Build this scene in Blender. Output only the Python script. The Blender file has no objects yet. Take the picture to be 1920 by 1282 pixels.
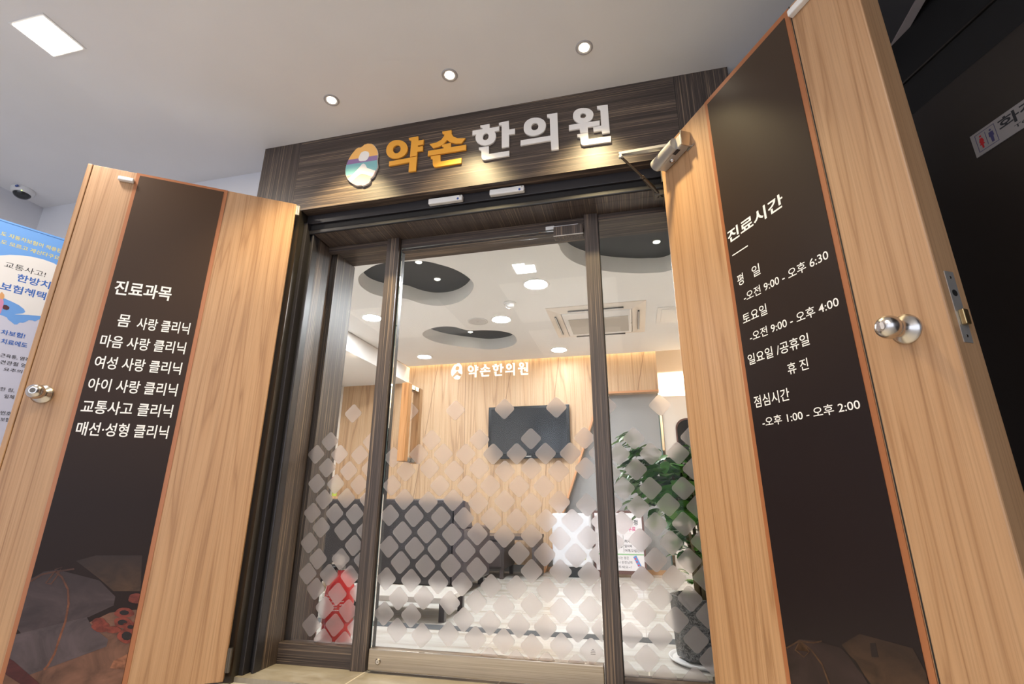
import bpy, math, random
from mathutils import Vector, Matrix
random.seed(7)
SC = bpy.context.scene
COL = SC.collection

# ------------------------------------------------------------------ camera
F, PITCH, YAW, ROLL = 938.43, math.radians(17.82), math.radians(13.45), math.radians(0.16)
EYE = Vector((0, 0, 0.7))
cy, sy, cp, sp = math.cos(YAW), math.sin(YAW), math.cos(PITCH), math.sin(PITCH)
fwd = Vector((-sy*cp, cy*cp, sp)); rgt0 = Vector((cy, sy, 0)); up0 = rgt0.cross(fwd)
rgt = rgt0*math.cos(ROLL) + up0*math.sin(ROLL); upv = -rgt0*math.sin(ROLL) + up0*math.cos(ROLL)
cam = bpy.data.cameras.new('camera'); camo = bpy.data.objects.new('camera', cam); COL.objects.link(camo)
cam.sensor_width = 36; cam.lens = F/1920*36; cam.clip_start = 0.02
camo.matrix_world = Matrix(((rgt.x, upv.x, -fwd.x, EYE.x), (rgt.y, upv.y, -fwd.y, EYE.y), (rgt.z, upv.z, -fwd.z, EYE.z), (0, 0, 0, 1)))
SC.camera = camo
SC.view_settings.view_transform = 'Standard'; SC.view_settings.look = 'None'
SC.view_settings.exposure = 0.0; SC.view_settings.gamma = 1; SC.view_settings.use_curve_mapping = False

# ------------------------------------------------------------------ world and lights
W = bpy.data.worlds.new('world'); SC.world = W; W.use_nodes = True
W.node_tree.nodes['Background'].inputs[0].default_value = (0.80, 0.86, 1.0, 1)
W.node_tree.nodes['Background'].inputs[1].default_value = 2.1

def light(name, kind, loc, aim, power, color, **kw):
    l = bpy.data.lights.new(name, kind); l.energy = power; l.color = color
    for k, v in kw.items(): setattr(l, k, v)
    o = bpy.data.objects.new(name, l); COL.objects.link(o); o.location = loc
    d = Vector(aim) - Vector(loc)
    o.rotation_euler = d.to_track_quat('-Z', 'Y').to_euler()
    return o
CZ = 2.705          # outside ceiling
IZ = 2.33           # inside ceiling
WARM = (1.0, 0.80, 0.44)
SPOTS = [(-1.413, 1.83), (-0.755, 1.82), (-0.095, 1.814)]
for i, (x, y) in enumerate(SPOTS):
    light('downlight_beam', 'SPOT', (x, y, CZ-0.03), (x, y+0.03, 1.5), 105, WARM, spot_size=math.radians(92), spot_blend=0.75, shadow_soft_size=0.03)
light('panel_beam', 'AREA', (-2.446, 1.20, CZ-0.012), (-2.446, 1.20, 0), 12, (1.0, 0.90, 0.78), shape='SQUARE', size=0.15)
for (x, y) in [(-0.6, -0.2), (-2.4, -0.4), (-0.6, -1.6)]:
    light('lobby_fill', 'AREA', (x, y, CZ-0.012), (x, y, 0), 20, (1.0, 0.92, 0.84), shape='SQUARE', size=1.1)  # unseen area lights behind the camera, added as general fill
# warm strip hidden in the ceiling slot above the back wall
light('cove_strip', 'AREA', (-1.1, 5.655, IZ+0.10), (-1.1, 5.70, 0), 10, (1.0, 0.78, 0.52), shape='RECTANGLE', size=3.3, size_y=0.04)
light('alcove_strip', 'AREA', (0.62, 6.15, 2.25), (0.6, 6.2, 0), 25, (1.0, 0.80, 0.55), shape='RECTANGLE', size=0.5, size_y=0.1)
light('left_cove_strip', 'AREA', (-2.72, 4.4, 2.26), (-2.9, 4.4, 2.2), 2.5, (1.0, 0.80, 0.6), shape='RECTANGLE', size=0.02, size_y=2.0)

# ------------------------------------------------------------------ pixel to world
def ray(x, y): return rgt*((x-960)/F) + upv*(-(y-641)/F) + fwd
def onY(x, y, Y): d = ray(x, y); return EYE + d*((Y-EYE.y)/d.y)
def onZ(x, y, Z): d = ray(x, y); return EYE + d*((Z-EYE.z)/d.z)
class Plane:   # vertical plane: origin, angle of its horizontal axis; viewer on the local -y side
    def __init__(s, o, ang):
        s.o = Vector(o); s.u = Vector((math.cos(ang), math.sin(ang), 0)); s.n = Vector((-math.sin(ang), math.cos(ang), 0)); s.ang = ang
    def hit(s, x, y):
        d = ray(x, y); p = EYE + d*(s.n.dot(s.o-EYE)/s.n.dot(d)); q = p - s.o
        return (q.dot(s.u), q.z)
    def w(s, u, z, out=0.0): return s.o + s.u*u + Vector((0, 0, z)) - s.n*out

# ------------------------------------------------------------------ materials
def new(name):
    m = bpy.data.materials.new(name); m.use_nodes = True
    return m, m.node_tree, m.node_tree.nodes['Principled BSDF']
def mat(name, col, rough=0.5, metal=0.0, **kw):
    m, t, b = new(name)
    b.inputs['Base Color'].default_value = (*col, 1); b.inputs['Roughness'].default_value = rough; b.inputs['Metallic'].default_value = metal
    for k, v in kw.items(): b.inputs[k].default_value = v
    return m
def emit(name, col, st):
    m, t, b = new(name)
    b.inputs['Base Color'].default_value = (0.8, 0.8, 0.8, 1)
    b.inputs['Emission Color'].default_value = (*col, 1); b.inputs['Emission Strength'].default_value = st
    return m
def N(t, typ, **kw):
    n = t.nodes.new(typ)
    for k, v in kw.items(): setattr(n, k, v)
    return n
def mapped(t, coord, scale):
    if coord == 'World': c = N(t, 'ShaderNodeNewGeometry').outputs['Position']
    else: c = N(t, 'ShaderNodeTexCoord').outputs['Object']
    mp = N(t, 'ShaderNodeMapping'); mp.inputs['Scale'].default_value = scale
    t.links.new(c, mp.inputs['Vector']); return mp.outputs['Vector']
def noise(t, vec, scale=1, detail=3, rough=0.5, dist=0):
    n = N(t, 'ShaderNodeTexNoise'); n.inputs['Scale'].default_value = scale; n.inputs['Detail'].default_value = detail
    n.inputs['Roughness'].default_value = rough; n.inputs['Distortion'].default_value = dist
    t.links.new(vec, n.inputs['Vector']); return n.outputs['Fac']
def ramp(t, fac, stops):
    r = N(t, 'ShaderNodeValToRGB'); e = r.color_ramp.elements
    while len(e) < len(stops): e.new(0.5)
    for k, (p, c) in enumerate(stops): e[k].position = p; e[k].color = (*c, 1) if len(c) == 3 else c
    t.links.new(fac, r.inputs['Fac']); return r.outputs['Color']
def mix(t, fac, a, b, mode='MIX'):
    n = N(t, 'ShaderNodeMix', data_type='RGBA', blend_type=mode)
    for s, v in ((0, fac), (6, a), (7, b)):
        if hasattr(v, 'links'): t.links.new(v, n.inputs[s])
        elif isinstance(v, (int, float)): n.inputs[s].default_value = v
        else: n.inputs[s].default_value = (*v, 1)
    return n.outputs[2]
def bump(t, b, h, st, dist=0.01):
    n = N(t, 'ShaderNodeBump'); n.inputs['Strength'].default_value = st; n.inputs['Distance'].default_value = dist
    t.links.new(h, n.inputs['Height']); t.links.new(n.outputs['Normal'], b.inputs['Normal'])

def zebra(axis, coord='World'):
    m, t, b = new('zebrano_'+axis)
    def lay(across, along):
        sc = {'x': (along, across*.4, across), 'z': (across, across, along), 'y': (across, along, across*.4)}[axis]
        return mapped(t, coord, sc)
    a = noise(t, lay(170, 1.3), 1.0, 2, 0.6)
    a2 = noise(t, lay(420, 2.2), 1.0, 2, 0.5)
    a3 = noise(t, lay(45, 0.6), 1.0, 2, 0.5)
    base = ramp(t, a3, [(0.32, (0.036, 0.026, 0.023)), (0.68, (0.068, 0.050, 0.043))])
    l1_ = ramp(t, a, [(0.575, (0, 0, 0)), (0.66, (0.9, 0.9, 0.9))])
    l2_ = ramp(t, a2, [(0.53, (0, 0, 0)), (0.68, (0.85, 0.85, 0.85))])
    col = mix(t, l2_, base, (0.15, 0.11, 0.085)); col = mix(t, l1_, col, (0.23, 0.165, 0.115))
    t.links.new(col, b.inputs['Base Color']); b.inputs['Roughness'].default_value = 0.42
    bump(t, b, a, 0.08, 0.002)
    return m
def oak(name, dark, mid, lite, coord='Object', zs=0.55, xs=6.0, rough=0.42, tilt=0.0):
    m, t, b = new(name)
    v = mapped(t, coord, (xs, xs, zs))
    if tilt: v.node.inputs['Rotation'].default_value = (0, tilt, 0)
    a = noise(t, v, 1.0, 2, 0.45, 0.5)
    mu = N(t, 'ShaderNodeMath', operation='MULTIPLY'); mu.inputs[1].default_value = 13; t.links.new(a, mu.inputs[0])
    pp = N(t, 'ShaderNodeMath', operation='PINGPONG'); pp.inputs[1].default_value = 1; t.links.new(mu.outputs[0], pp.inputs[0])
    rings = ramp(t, pp.outputs[0], [(0.0, dark), (0.22, mid), (1.0, lite)])
    v2 = mapped(t, coord, (xs*22, xs*22, zs*4))
    f = noise(t, v2, 1.0, 3, 0.6)
    fine = ramp(t, f, [(0.34, (0.68, 0.64, 0.60)), (0.52, (1.0, 1.0, 1.0)), (0.7, (1.10, 1.10, 1.10))])
    col = mix(t, 0.62, mid, rings)
    col = mix(t, 0.55, col, fine, 'MULTIPLY')
    t.links.new(col, b.inputs['Base Color']); b.inputs['Roughness'].default_value = rough
    bump(t, b, f, 0.06, 0.002)
    return m

M = {}
M['zx'] = zebra('x'); M['zz'] = zebra('z'); M['zy'] = zebra('y')
M['oak'] = oak('oak_laminate', (0.28, 0.142, 0.064), (0.425, 0.242, 0.122), (0.49, 0.297, 0.160), zs=0.36, xs=9.0)
M['oak_in'] = oak('light_oak_panel', (0.34, 0.20, 0.11), (0.57, 0.37, 0.215), (0.64, 0.45, 0.28), 'World', 0.3, 6.5, 0.5, 0.0)
M['oak_handle'] = oak('oak_handle_wood', (0.30, 0.13, 0.05), (0.55, 0.28, 0.11), (0.66, 0.38, 0.18), 'Object', 1.5, 22)
M['steel'] = mat('dark_steel', (0.012, 0.011, 0.012), 0.4, 0.0)
M['steel2'] = mat('dark_steel_lip', (0.022, 0.020, 0.023), 0.38, 0.0)
M['black'] = mat('black_gap', (0.008, 0.007, 0.007), 0.7)
M['copper'] = mat('copper_border', (0.36, 0.135, 0.055), 0.35, 0.15)
M['white'] = mat('white_plastic', (0.78, 0.77, 0.76), 0.35)
M['print_white'] = mat('printed_white', (0.88, 0.86, 0.84), 0.5)
M['blue'] = mat('blue_mark', (0.05, 0.10, 0.35), 0.4)
M['chrome'] = mat('satin_chrome', (0.60, 0.57, 0.54), 0.24, 1.0)
M['alu'] = mat('brushed_aluminium', (0.46, 0.44, 0.42), 0.40, 0.6)
M['darkmetal'] = mat('oiled_metal', (0.12, 0.105, 0.09), 0.35, 0.9)
M['gold'] = mat('brass_latch', (0.55, 0.42, 0.22), 0.3, 1.0)
M['orange'] = mat('orange_letter', (0.90, 0.42, 0.05), 0.42)
M['letter_white'] = mat('white_letter', (0.86, 0.83, 0.80), 0.42)
M['sofa'] = mat('dark_leather', (0.028, 0.022, 0.024), 0.33)
M['sofa_side'] = mat('sofa_side_leather', (0.06, 0.045, 0.05), 0.3)
M['red'] = mat('red_enamel', (0.52, 0.025, 0.025), 0.18)
M['leaf'] = mat('leaf', (0.060, 0.190, 0.026), 0.32)
M['leaf2'] = mat('pale_leaf', (0.14, 0.30, 0.05), 0.4)
M['bark'] = mat('stem', (0.16, 0.12, 0.06), 0.7)
M['soil'] = mat('soil', (0.05, 0.035, 0.025), 0.9)
M['tv'] = mat('tv_screen', (0.030, 0.031, 0.034), 0.12)
M['tvb'] = mat('tv_bezel', (0.012, 0.012, 0.013), 0.25)
M['cream'] = mat('cream_paint', (0.82, 0.74, 0.66), 0.7)
M['cove_dark'] = mat('charcoal_ceiling_paint', (0.065, 0.067, 0.072), 0.75)
M['dark'] = mat('dark_brown_laminate', (0.022, 0.016, 0.013), 0.34)
M['ceil_shaded'] = mat('shaded_plaster', (0.08, 0.075, 0.078), 0.85)  # unlit ceiling strip, its shade put into a darker colour
M['greyglass'] = mat('grey_glass_panel', (0.34, 0.33, 0.32), 0.22)
M['glassedge'] = mat('green_glass_edge', (0.09, 0.15, 0.14), 0.4)
M['poster_blue'] = mat('poster_sky_blue', (0.17, 0.40, 0.86), 0.45)
M['poster_white'] = mat('poster_white', (0.66, 0.67, 0.80), 0.45)
M['poster_yellow'] = mat('poster_yellow', (0.80, 0.72, 0.22), 0.5)
M['poster_text_blue'] = mat('poster_text_blue', (0.045, 0.16, 0.55), 0.5)
M['ink'] = mat('black_ink', (0.02, 0.02, 0.025), 0.5)
M['skin'] = mat('print_skin', (0.80, 0.42, 0.18), 0.5)
M['pink'] = mat('print_pink', (0.70, 0.30, 0.50), 0.5)
M['brownshoe'] = mat('print_brown', (0.10, 0.03, 0.04), 0.5)
M['magenta'] = mat('magenta_ink', (0.62, 0.05, 0.22), 0.5)
M['green'] = mat('green_ink', (0.28, 0.52, 0.26), 0.5)
M['boardframe'] = mat('board_frame', (0.14, 0.07, 0.06), 0.5)
M['frame_dark_red'] = mat('toilet_red', (0.45, 0.01, 0.015), 0.5)
M['navy'] = mat('toilet_navy', (0.05, 0.045, 0.13), 0.5)
M['signplate_shaded'] = mat('sign_plate', (0.30, 0.27, 0.26), 0.3)  # white plate coloured grey: the corridor's dimness is put into it
M['lamp_warm'] = emit('lamp_warm', (1.0, 0.88, 0.68), 30)
M['lamp_panel'] = emit('lamp_panel', (1.0, 0.90, 0.78), 14)
M['lamp_white'] = emit('lamp_white', (0.95, 0.97, 1.0), 540)
M['lamp_far'] = emit('lamp_white_far', (0.95, 0.97, 1.0), 90)
M['lamp_small'] = emit('lamp_small', (1.0, 0.93, 0.75), 26)
M['paletrim'] = mat('pale_trim', (0.50, 0.43, 0.40), 0.5)
M['ring'] = mat('grey_gimbal_ring', (0.42, 0.40, 0.40), 0.35)
M['led'] = emit('led_green', (0.6, 1.0, 0.1), 3)

def plaster(name, col, b_=0.10):
    m, t, b = new(name)
    v = mapped(t, 'World', (1, 1, 1))
    a = noise(t, v, 60, 4, 0.6)
    c = noise(t, v, 1.3, 3, 0.6)
    cc = mix(t, 1.0, col, ramp(t, c, [(0.3, (0.96, 0.96, 0.96)), (0.7, (1.02, 1.02, 1.02))]), 'MULTIPLY')
    t.links.new(cc, b.inputs['Base Color']); b.inputs['Roughness'].default_value = 0.85
    bump(t, b, a, b_, 0.004)
    return m
M['ceil'] = plaster('ceiling_paint', (0.80, 0.79, 0.79))
M['wall'] = plaster('wall_paint', (0.72, 0.72, 0.75))
M['ceil_in'] = plaster('inner_ceiling_paint', (0.86, 0.845, 0.83), 0.03)
M['wall_in'] = plaster('inner_wall_paint', (0.82, 0.80, 0.76), 0.03)

def floor_mat(name, c1, c2, c3, rough, tile, sx, sy, grout):
    m, t, b = new(name)
    v = mapped(t, 'World', (sx, sy, 1))
    a = noise(t, v, 1.0, 6, 0.68, 0.6)
    col = ramp(t, a, [(0.30, c1), (0.5, c2), (0.68, c3)])
    br = N(t, 'ShaderNodeTexBrick'); br.offset = 0.0
    br.inputs['Scale'].default_value = 1; br.inputs['Mortar Size'].default_value = 0.0035
    br.inputs['Brick Width'].default_value = tile; br.inputs['Row Height'].default_value = tile
    t.links.new(mapped(t, 'World', (1, 1, 1)), br.inputs['Vector'])
    col = mix(t, br.outputs['Fac'], col, grout)
    t.links.new(col, b.inputs['Base Color']); b.inputs['Roughness'].default_value = rough
    return m
M['floor_in'] = floor_mat('pale_travertine', (0.42, 0.36, 0.29), (0.58, 0.545, 0.495), (0.66, 0.635, 0.60), 0.18, 0.8, 1.2, 7.0, (0.50, 0.46, 0.42))
M['floor_sill'] = floor_mat('beige_tile', (0.24, 0.205, 0.155), (0.32, 0.285, 0.23), (0.39, 0.355, 0.30), 0.32, 0.6, 2.5, 8.0, (0.62, 0.56, 0.46))
M['floor_out'] = floor_mat('grey_tile', (0.42, 0.40, 0.37), (0.52, 0.50, 0.47), (0.58, 0.56, 0.53), 0.4, 0.6, 4, 4, (0.14, 0.13, 0.12))

def steel_rail():
    m, t, b = new('brushed_stainless')
    v = mapped(t, 'World', (2, 2, 260)); a = noise(t, v, 1, 3, 0.6)
    t.links.new(ramp(t, a, [(0.3, (0.38, 0.33, 0.27)), (0.7, (0.55, 0.49, 0.42))]), b.inputs['Base Color'])
    b.inputs['Metallic'].default_value = 1; b.inputs['Roughness'].default_value = 0.30
    b.inputs['Anisotropic'].default_value = 0.6
    return m
M['rail'] = steel_rail()
def marble_pot():
    m, t, b = new('black_marble')
    v = mapped(t, 'World', (1, 1, 1.6)); a = noise(t, v, 26, 6, 0.7, 2.2)
    t.links.new(ramp(t, a, [(0.42, (0.010, 0.010, 0.011)), (0.50, (0.03, 0.03, 0.032)), (0.535, (0.30, 0.29, 0.28)), (0.56, (0.03, 0.03, 0.03))]), b.inputs['Base Color'])
    b.inputs['Roughness'].default_value = 0.35; return m
M['marble'] = marble_pot()
def glass():
    m = bpy.data.materials.new('clear_glass'); m.use_nodes = True; t = m.node_tree; t.nodes.clear()
    o = N(t, 'ShaderNodeOutputMaterial'); tr = N(t, 'ShaderNodeBsdfTransparent'); gl = N(t, 'ShaderNodeBsdfGlossy')
    tr.inputs[0].default_value = (0.985, 0.995, 0.99, 1); gl.inputs['Roughness'].default_value = 0.02
    f = N(t, 'ShaderNodeFresnel'); f.inputs[0].default_value = 1.18
    mx = N(t, 'ShaderNodeMixShader'); t.links.new(f.outputs[0], mx.inputs[0]); t.links.new(tr.outputs[0], mx.inputs[1]); t.links.new(gl.outputs[0], mx.inputs[2])
    t.links.new(mx.outputs[0], o.inputs[0]); return m
M['glass'] = glass()
def frost():
    m = bpy.data.materials.new('frosted_film'); m.use_nodes = True; t = m.node_tree; t.nodes.clear()
    o = N(t, 'ShaderNodeOutputMaterial')
    df = N(t, 'ShaderNodeBsdfDiffuse'); df.inputs[0].default_value = (0.42, 0.39, 0.385, 1)
    tl = N(t, 'ShaderNodeBsdfTranslucent'); tl.inputs[0].default_value = (0.90, 0.85, 0.83, 1)
    rf = N(t, 'ShaderNodeBsdfRefraction'); rf.inputs['Roughness'].default_value = 0.30; rf.inputs['IOR'].default_value = 1.25; rf.inputs[0].default_value = (1.0, 0.98, 0.98, 1)
    m1 = N(t, 'ShaderNodeMixShader'); m1.inputs[0].default_value = 0.55; t.links.new(df.outputs[0], m1.inputs[1]); t.links.new(tl.outputs[0], m1.inputs[2])
    m2 = N(t, 'ShaderNodeMixShader'); m2.inputs[0].default_value = 0.84; t.links.new(m1.outputs[0], m2.inputs[1]); t.links.new(rf.outputs[0], m2.inputs[2])
    t.links.new(m2.outputs[0], o.inputs[0]); return m
M['frost'] = frost()
def graphic(name, lo, hi, z0, z1, rough):
    # printed panel: near-black to warm brown; the lighter top stands in for semi-gloss reflections
    m, t, b = new(name)
    v = N(t, 'ShaderNodeTexCoord').outputs['Object']; sx = N(t, 'ShaderNodeSeparateXYZ'); t.links.new(v, sx.inputs[0])
    mr = N(t, 'ShaderNodeMapRange'); mr.inputs[1].default_value = z0; mr.inputs[2].default_value = z1; t.links.new(sx.outputs[2], mr.inputs[0])
    t.links.new(ramp(t, mr.outputs[0], [(0, lo), (1, hi)]), b.inputs['Base Color']); b.inputs['Roughness'].default_value = rough; b.inputs['Specular IOR Level'].default_value = 0.2
    return m
M['panelL'] = graphic('printed_brown_panel', (0.018, 0.010, 0.009), (0.060, 0.032, 0.017), 0.7, 2.2, 0.45)
M['panelR'] = graphic('printed_dark_panel', (0.016, 0.011, 0.012), (0.050, 0.033, 0.022), 0.9, 2.2, 0.30)
def printed(name, col, dark, z0, z1, sc=9, rough=0.4):
    # soft photographic print: mottled, and fading into the dark ground of the picture higher up
    m, t, b = new(name)
    v = mapped(t, 'Object', (sc, sc, sc*1.4)); a = noise(t, v, 1, 5, 0.62, 0.8)
    c = ramp(t, a, [(0.30, tuple(k*0.45 for k in col)), (0.52, col), (0.72, tuple(min(1, k*1.45) for k in col))])
    o_ = N(t, 'ShaderNodeTexCoord').outputs['Object']; sx = N(t, 'ShaderNodeSeparateXYZ'); t.links.new(o_, sx.inputs[0])
    mr = N(t, 'ShaderNodeMapRange', interpolation_type='SMOOTHSTEP'); mr.inputs[1].default_value = z0; mr.inputs[2].default_value = z1; t.links.new(sx.outputs[2], mr.inputs[0])
    t.links.new(mix(t, mr.outputs[0], c, dark), b.inputs['Base Color']); b.inputs['Roughness'].default_value = rough; b.inputs['Specular IOR Level'].default_value = 0.3
    return m
DL = (0.018, 0.010, 0.009)
for k_, c_, sc_ in (('paper', (0.062, 0.042, 0.045), 5), ('paper2', (0.080, 0.058, 0.063), 5), ('cloth', (0.150, 0.072, 0.048), 7), ('string', (0.17, 0.060, 0.030), 20), ('red', (0.17, 0.034, 0.022), 26), ('herb', (0.075, 0.038, 0.018), 16), ('herb2', (0.22, 0.09, 0.05), 22), ('stick', (0.055, 0.012, 0.012), 12)):
    M['pr_'+k_] = printed('print_'+k_, c_, DL, 0.22, 0.56, sc_)
for k_, c_, sc_ in (('paper', (0.032, 0.018, 0.018), 5), ('string', (0.070, 0.035, 0.018), 20), ('dark', (0.013, 0.008, 0.008), 9), ('herb', (0.050, 0.026, 0.015), 12)):
    M['prd_'+k_] = printed('print_dim_'+k_, c_, (0.016, 0.011, 0.012), 0.25, 0.50, sc_, 0.34)

# ------------------------------------------------------------------ geometry helpers
class G:
    def __init__(s): s.v = []; s.f = []; s.sm = []
    def add(s, vs, fs, smooth=False):
        n = len(s.v); s.v += [Vector(a) for a in vs]; s.f += [tuple(i+n for i in f) for f in fs]; s.sm += [smooth]*len(fs); return s
    def box(s, a, b):
        x0, y0, z0 = (min(a[i], b[i]) for i in range(3)); x1, y1, z1 = (max(a[i], b[i]) for i in range(3))
        return s.add([(x0,y0,z0),(x1,y0,z0),(x1,y1,z0),(x0,y1,z0),(x0,y0,z1),(x1,y0,z1),(x1,y1,z1),(x0,y1,z1)],
                     [(0,3,2,1),(4,5,6,7),(0,1,5,4),(1,2,6,5),(2,3,7,6),(3,0,4,7)])
    def prism(s, pts, d):   # pts: planar list of 3d points, extruded by vector d
        n = len(pts); d = Vector(d)
        vs = [Vector(p) for p in pts]; vs += [p+d for p in vs]
        return s.add(vs, [tuple(range(n-1, -1, -1)), tuple(range(n, 2*n))] + [(i, (i+1) % n, (i+1) % n+n, i+n) for i in range(n)])
    def lathe(s, prof, o, axis, seg=32, cap=True):   # prof: (distance along axis, radius)
        q = Vector((0, 0, 1)).rotation_difference(Vector(axis).normalized()); o = Vector(o); vs = []
        for h, r in prof:
            for k in range(seg):
                a = 2*math.pi*k/seg; vs.append(o + q @ Vector((r*math.cos(a), r*math.sin(a), h)))
        fs = [(i*seg+k, i*seg+(k+1) % seg, (i+1)*seg+(k+1) % seg, (i+1)*seg+k) for i in range(len(prof)-1) for k in range(seg)]
        s.add(vs, fs, True)
        if cap:
            s.add(vs[:seg], [tuple(range(seg-1, -1, -1))]); s.add(vs[-seg:], [tuple(range(seg))])
        return s
    def rod(s, a, b, r, r2=None, seg=16):
        a, b = Vector(a), Vector(b); return s.lathe([(0, r), ((b-a).length, r if r2 is None else r2)], a, b-a, seg)
    def tube(s, pts, r, seg=8):
        pts = [Vector(p) for p in pts]; vs = []; n = len(pts); up = Vector((0.13, 0.21, 0.97))
        for i, p in enumerate(pts):
            t = (pts[min(i+1, n-1)] - pts[max(i-1, 0)]).normalized(); x = t.cross(up).normalized(); y = t.cross(x)
            rr = r[i] if isinstance(r, (list, tuple)) else r
            for k in range(seg): a = 2*math.pi*k/seg; vs.append(p + x*rr*math.cos(a) + y*rr*math.sin(a))
        fs = [(i*seg+k, i*seg+(k+1) % seg, (i+1)*seg+(k+1) % seg, (i+1)*seg+k) for i in range(n-1) for k in range(seg)]
        fs += [tuple(range(seg-1, -1, -1)), tuple(range((n-1)*seg, n*seg))]
        return s.add(vs, fs, True)

def finish(me, o, bevel):
    if bevel:
        b = o.modifiers.new('bevel', 'BEVEL'); b.width = bevel; b.segments = 2; b.limit_method = 'ANGLE'; b.angle_limit = math.radians(35); b.harden_normals = False
def obj(name, g, m, parent=None, world=True, bevel=0, loc=None):
    """link G as one mesh; world=True: coordinates are world ones and are taken into the parent's frame"""
    me = bpy.data.meshes.new(name); vs = g.v
    o = bpy.data.objects.new(name, me)
    if parent is not None:
        o.parent = parent
        if world:
            inv = world_of(parent).inverted(); vs = [inv @ p for p in vs]
    elif vs:
        c = Vector(loc) if loc is not None else Vector(((min(p.x for p in vs)+max(p.x for p in vs))/2, (min(p.y for p in vs)+max(p.y for p in vs))/2, min(p.z for p in vs)))
        vs = [p-c for p in vs]; o.location = c
    me.from_pydata([tuple(p) for p in vs], [], g.f); me.validate(); me.update()
    for i, p in enumerate(me.polygons):
        if i < len(g.sm): p.use_smooth = g.sm[i]
    me.materials.append(m); COL.objects.link(o); finish(me, o, bevel)
    return o
def world_of(o):
    m = Matrix.LocRotScale(o.location, o.rotation_euler.to_quaternion(), Vector((1, 1, 1)))
    return world_of(o.parent) @ m if o.parent else m
def tag(o, label=None, cat=None, group=None, kind=None):
    for k, v in (('label', label), ('category', cat), ('group', group), ('kind', kind)):
        if v: o[k] = v
    return o
def thing(name, label, cat, loc=(0, 0, 0), rz=0, group=None, kind=None):
    o = bpy.data.objects.new(name, None); COL.objects.link(o); o.location = loc; o.rotation_euler = (0, 0, rz); o.empty_display_size = 0.05
    return tag(o, label, cat, group, kind)
def struct(name, g, m, label=None, cat=None, parent=None, bevel=0):
    o = obj(name, g, m, parent, bevel=bevel)
    if parent is None: tag(o, label, cat, kind='structure')
    return o

def curve_mesh(splines, depth, bevel=0.0):
    """2D closed splines (lists of (x, y), smooth flag) filled with holes -> verts, faces (z = 0..depth)"""
    c = bpy.data.curves.new('tmp', 'CURVE'); c.dimensions = '2D'; c.fill_mode = 'BOTH'; c.extrude = depth/2; c.bevel_depth = bevel; c.bevel_resolution = 1
    c.resolution_u = 6
    for pts, smooth in splines:
        if smooth:
            s = c.splines.new('BEZIER'); s.bezier_points.add(len(pts)-1)
            for k, p in enumerate(pts):
                s.bezier_points[k].co = (p[0], p[1], 0); s.bezier_points[k].handle_left_type = s.bezier_points[k].handle_right_type = 'AUTO'
        else:
            s = c.splines.new('POLY'); s.points.add(len(pts)-1)
            for k, p in enumerate(pts): s.points[k].co = (p[0], p[1], 0, 1)
        s.use_cyclic_u = True
    o = bpy.data.objects.new('tmp', c); COL.objects.link(o); bpy.context.view_layer.update()
    me = bpy.data.meshes.new_from_object(o.evaluated_get(bpy.context.evaluated_depsgraph_get()))
    vs = [v.co.copy() for v in me.vertices]; fs = [tuple(p.vertices) for p in me.polygons]
    bpy.data.objects.remove(o); bpy.data.curves.remove(c); bpy.data.meshes.remove(me)
    return vs, fs
def text_geo(body, bold=0.0, spacing=1.0):
    c = bpy.data.curves.new('tmp', 'FONT'); c.body = body; c.offset = bold; c.space_character = spacing; c.resolution_u = 3
    o = bpy.data.objects.new('tmp', c); COL.objects.link(o); bpy.context.view_layer.update()
    me = bpy.data.meshes.new_from_object(o.evaluated_get(bpy.context.evaluated_depsgraph_get()))
    vs = [v.co.copy() for v in me.vertices]; fs = [tuple(p.vertices) for p in me.polygons]
    bpy.data.objects.remove(o); bpy.data.curves.remove(c); bpy.data.meshes.remove(me)
    return vs, fs
def text_on(pl, body, box, m, parent, name='lettering', out=0.0012, bold=0.02, shear=0.0, spacing=1.0):
    """box: (u0, z0, u1, z1) extents of the drawn glyphs on the plane"""
    vs, fs = text_geo(body, bold, spacing)
    x0, x1 = min(v.x for v in vs), max(v.x for v in vs); y0, y1 = min(v.y for v in vs), max(v.y for v in vs)
    g = G(); u0, z0, u1, z1 = box
    P = [pl.w(u0+(v.x-x0)/(x1-x0)*(u1-u0), z0+(v.y-y0)/(y1-y0)*(z1-z0), out) for v in vs]
    g.add(P, fs)
    return obj(name, g, m, parent)
def px_box(pl, bl, tr):
    a, b = pl.hit(*bl), pl.hit(*tr); return (a[0], a[1], b[0], b[1])
def flat_on(pl, pts, m, parent, name, out=0.001, smooth=False, depth=0.0006):
    vs, fs = curve_mesh([(pts, smooth)] if not isinstance(pts[0][0], (list, tuple)) else [(p, smooth) for p in pts], depth)
    g = G(); g.add([pl.w(v.x, v.y, out+depth/2+v.z) for v in vs], fs)
    return obj(name, g, m, parent)

# ================================================================== SETTING
YS = 2.08                       # sign face
XL, XR = -1.70, 0.290           # opening
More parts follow.
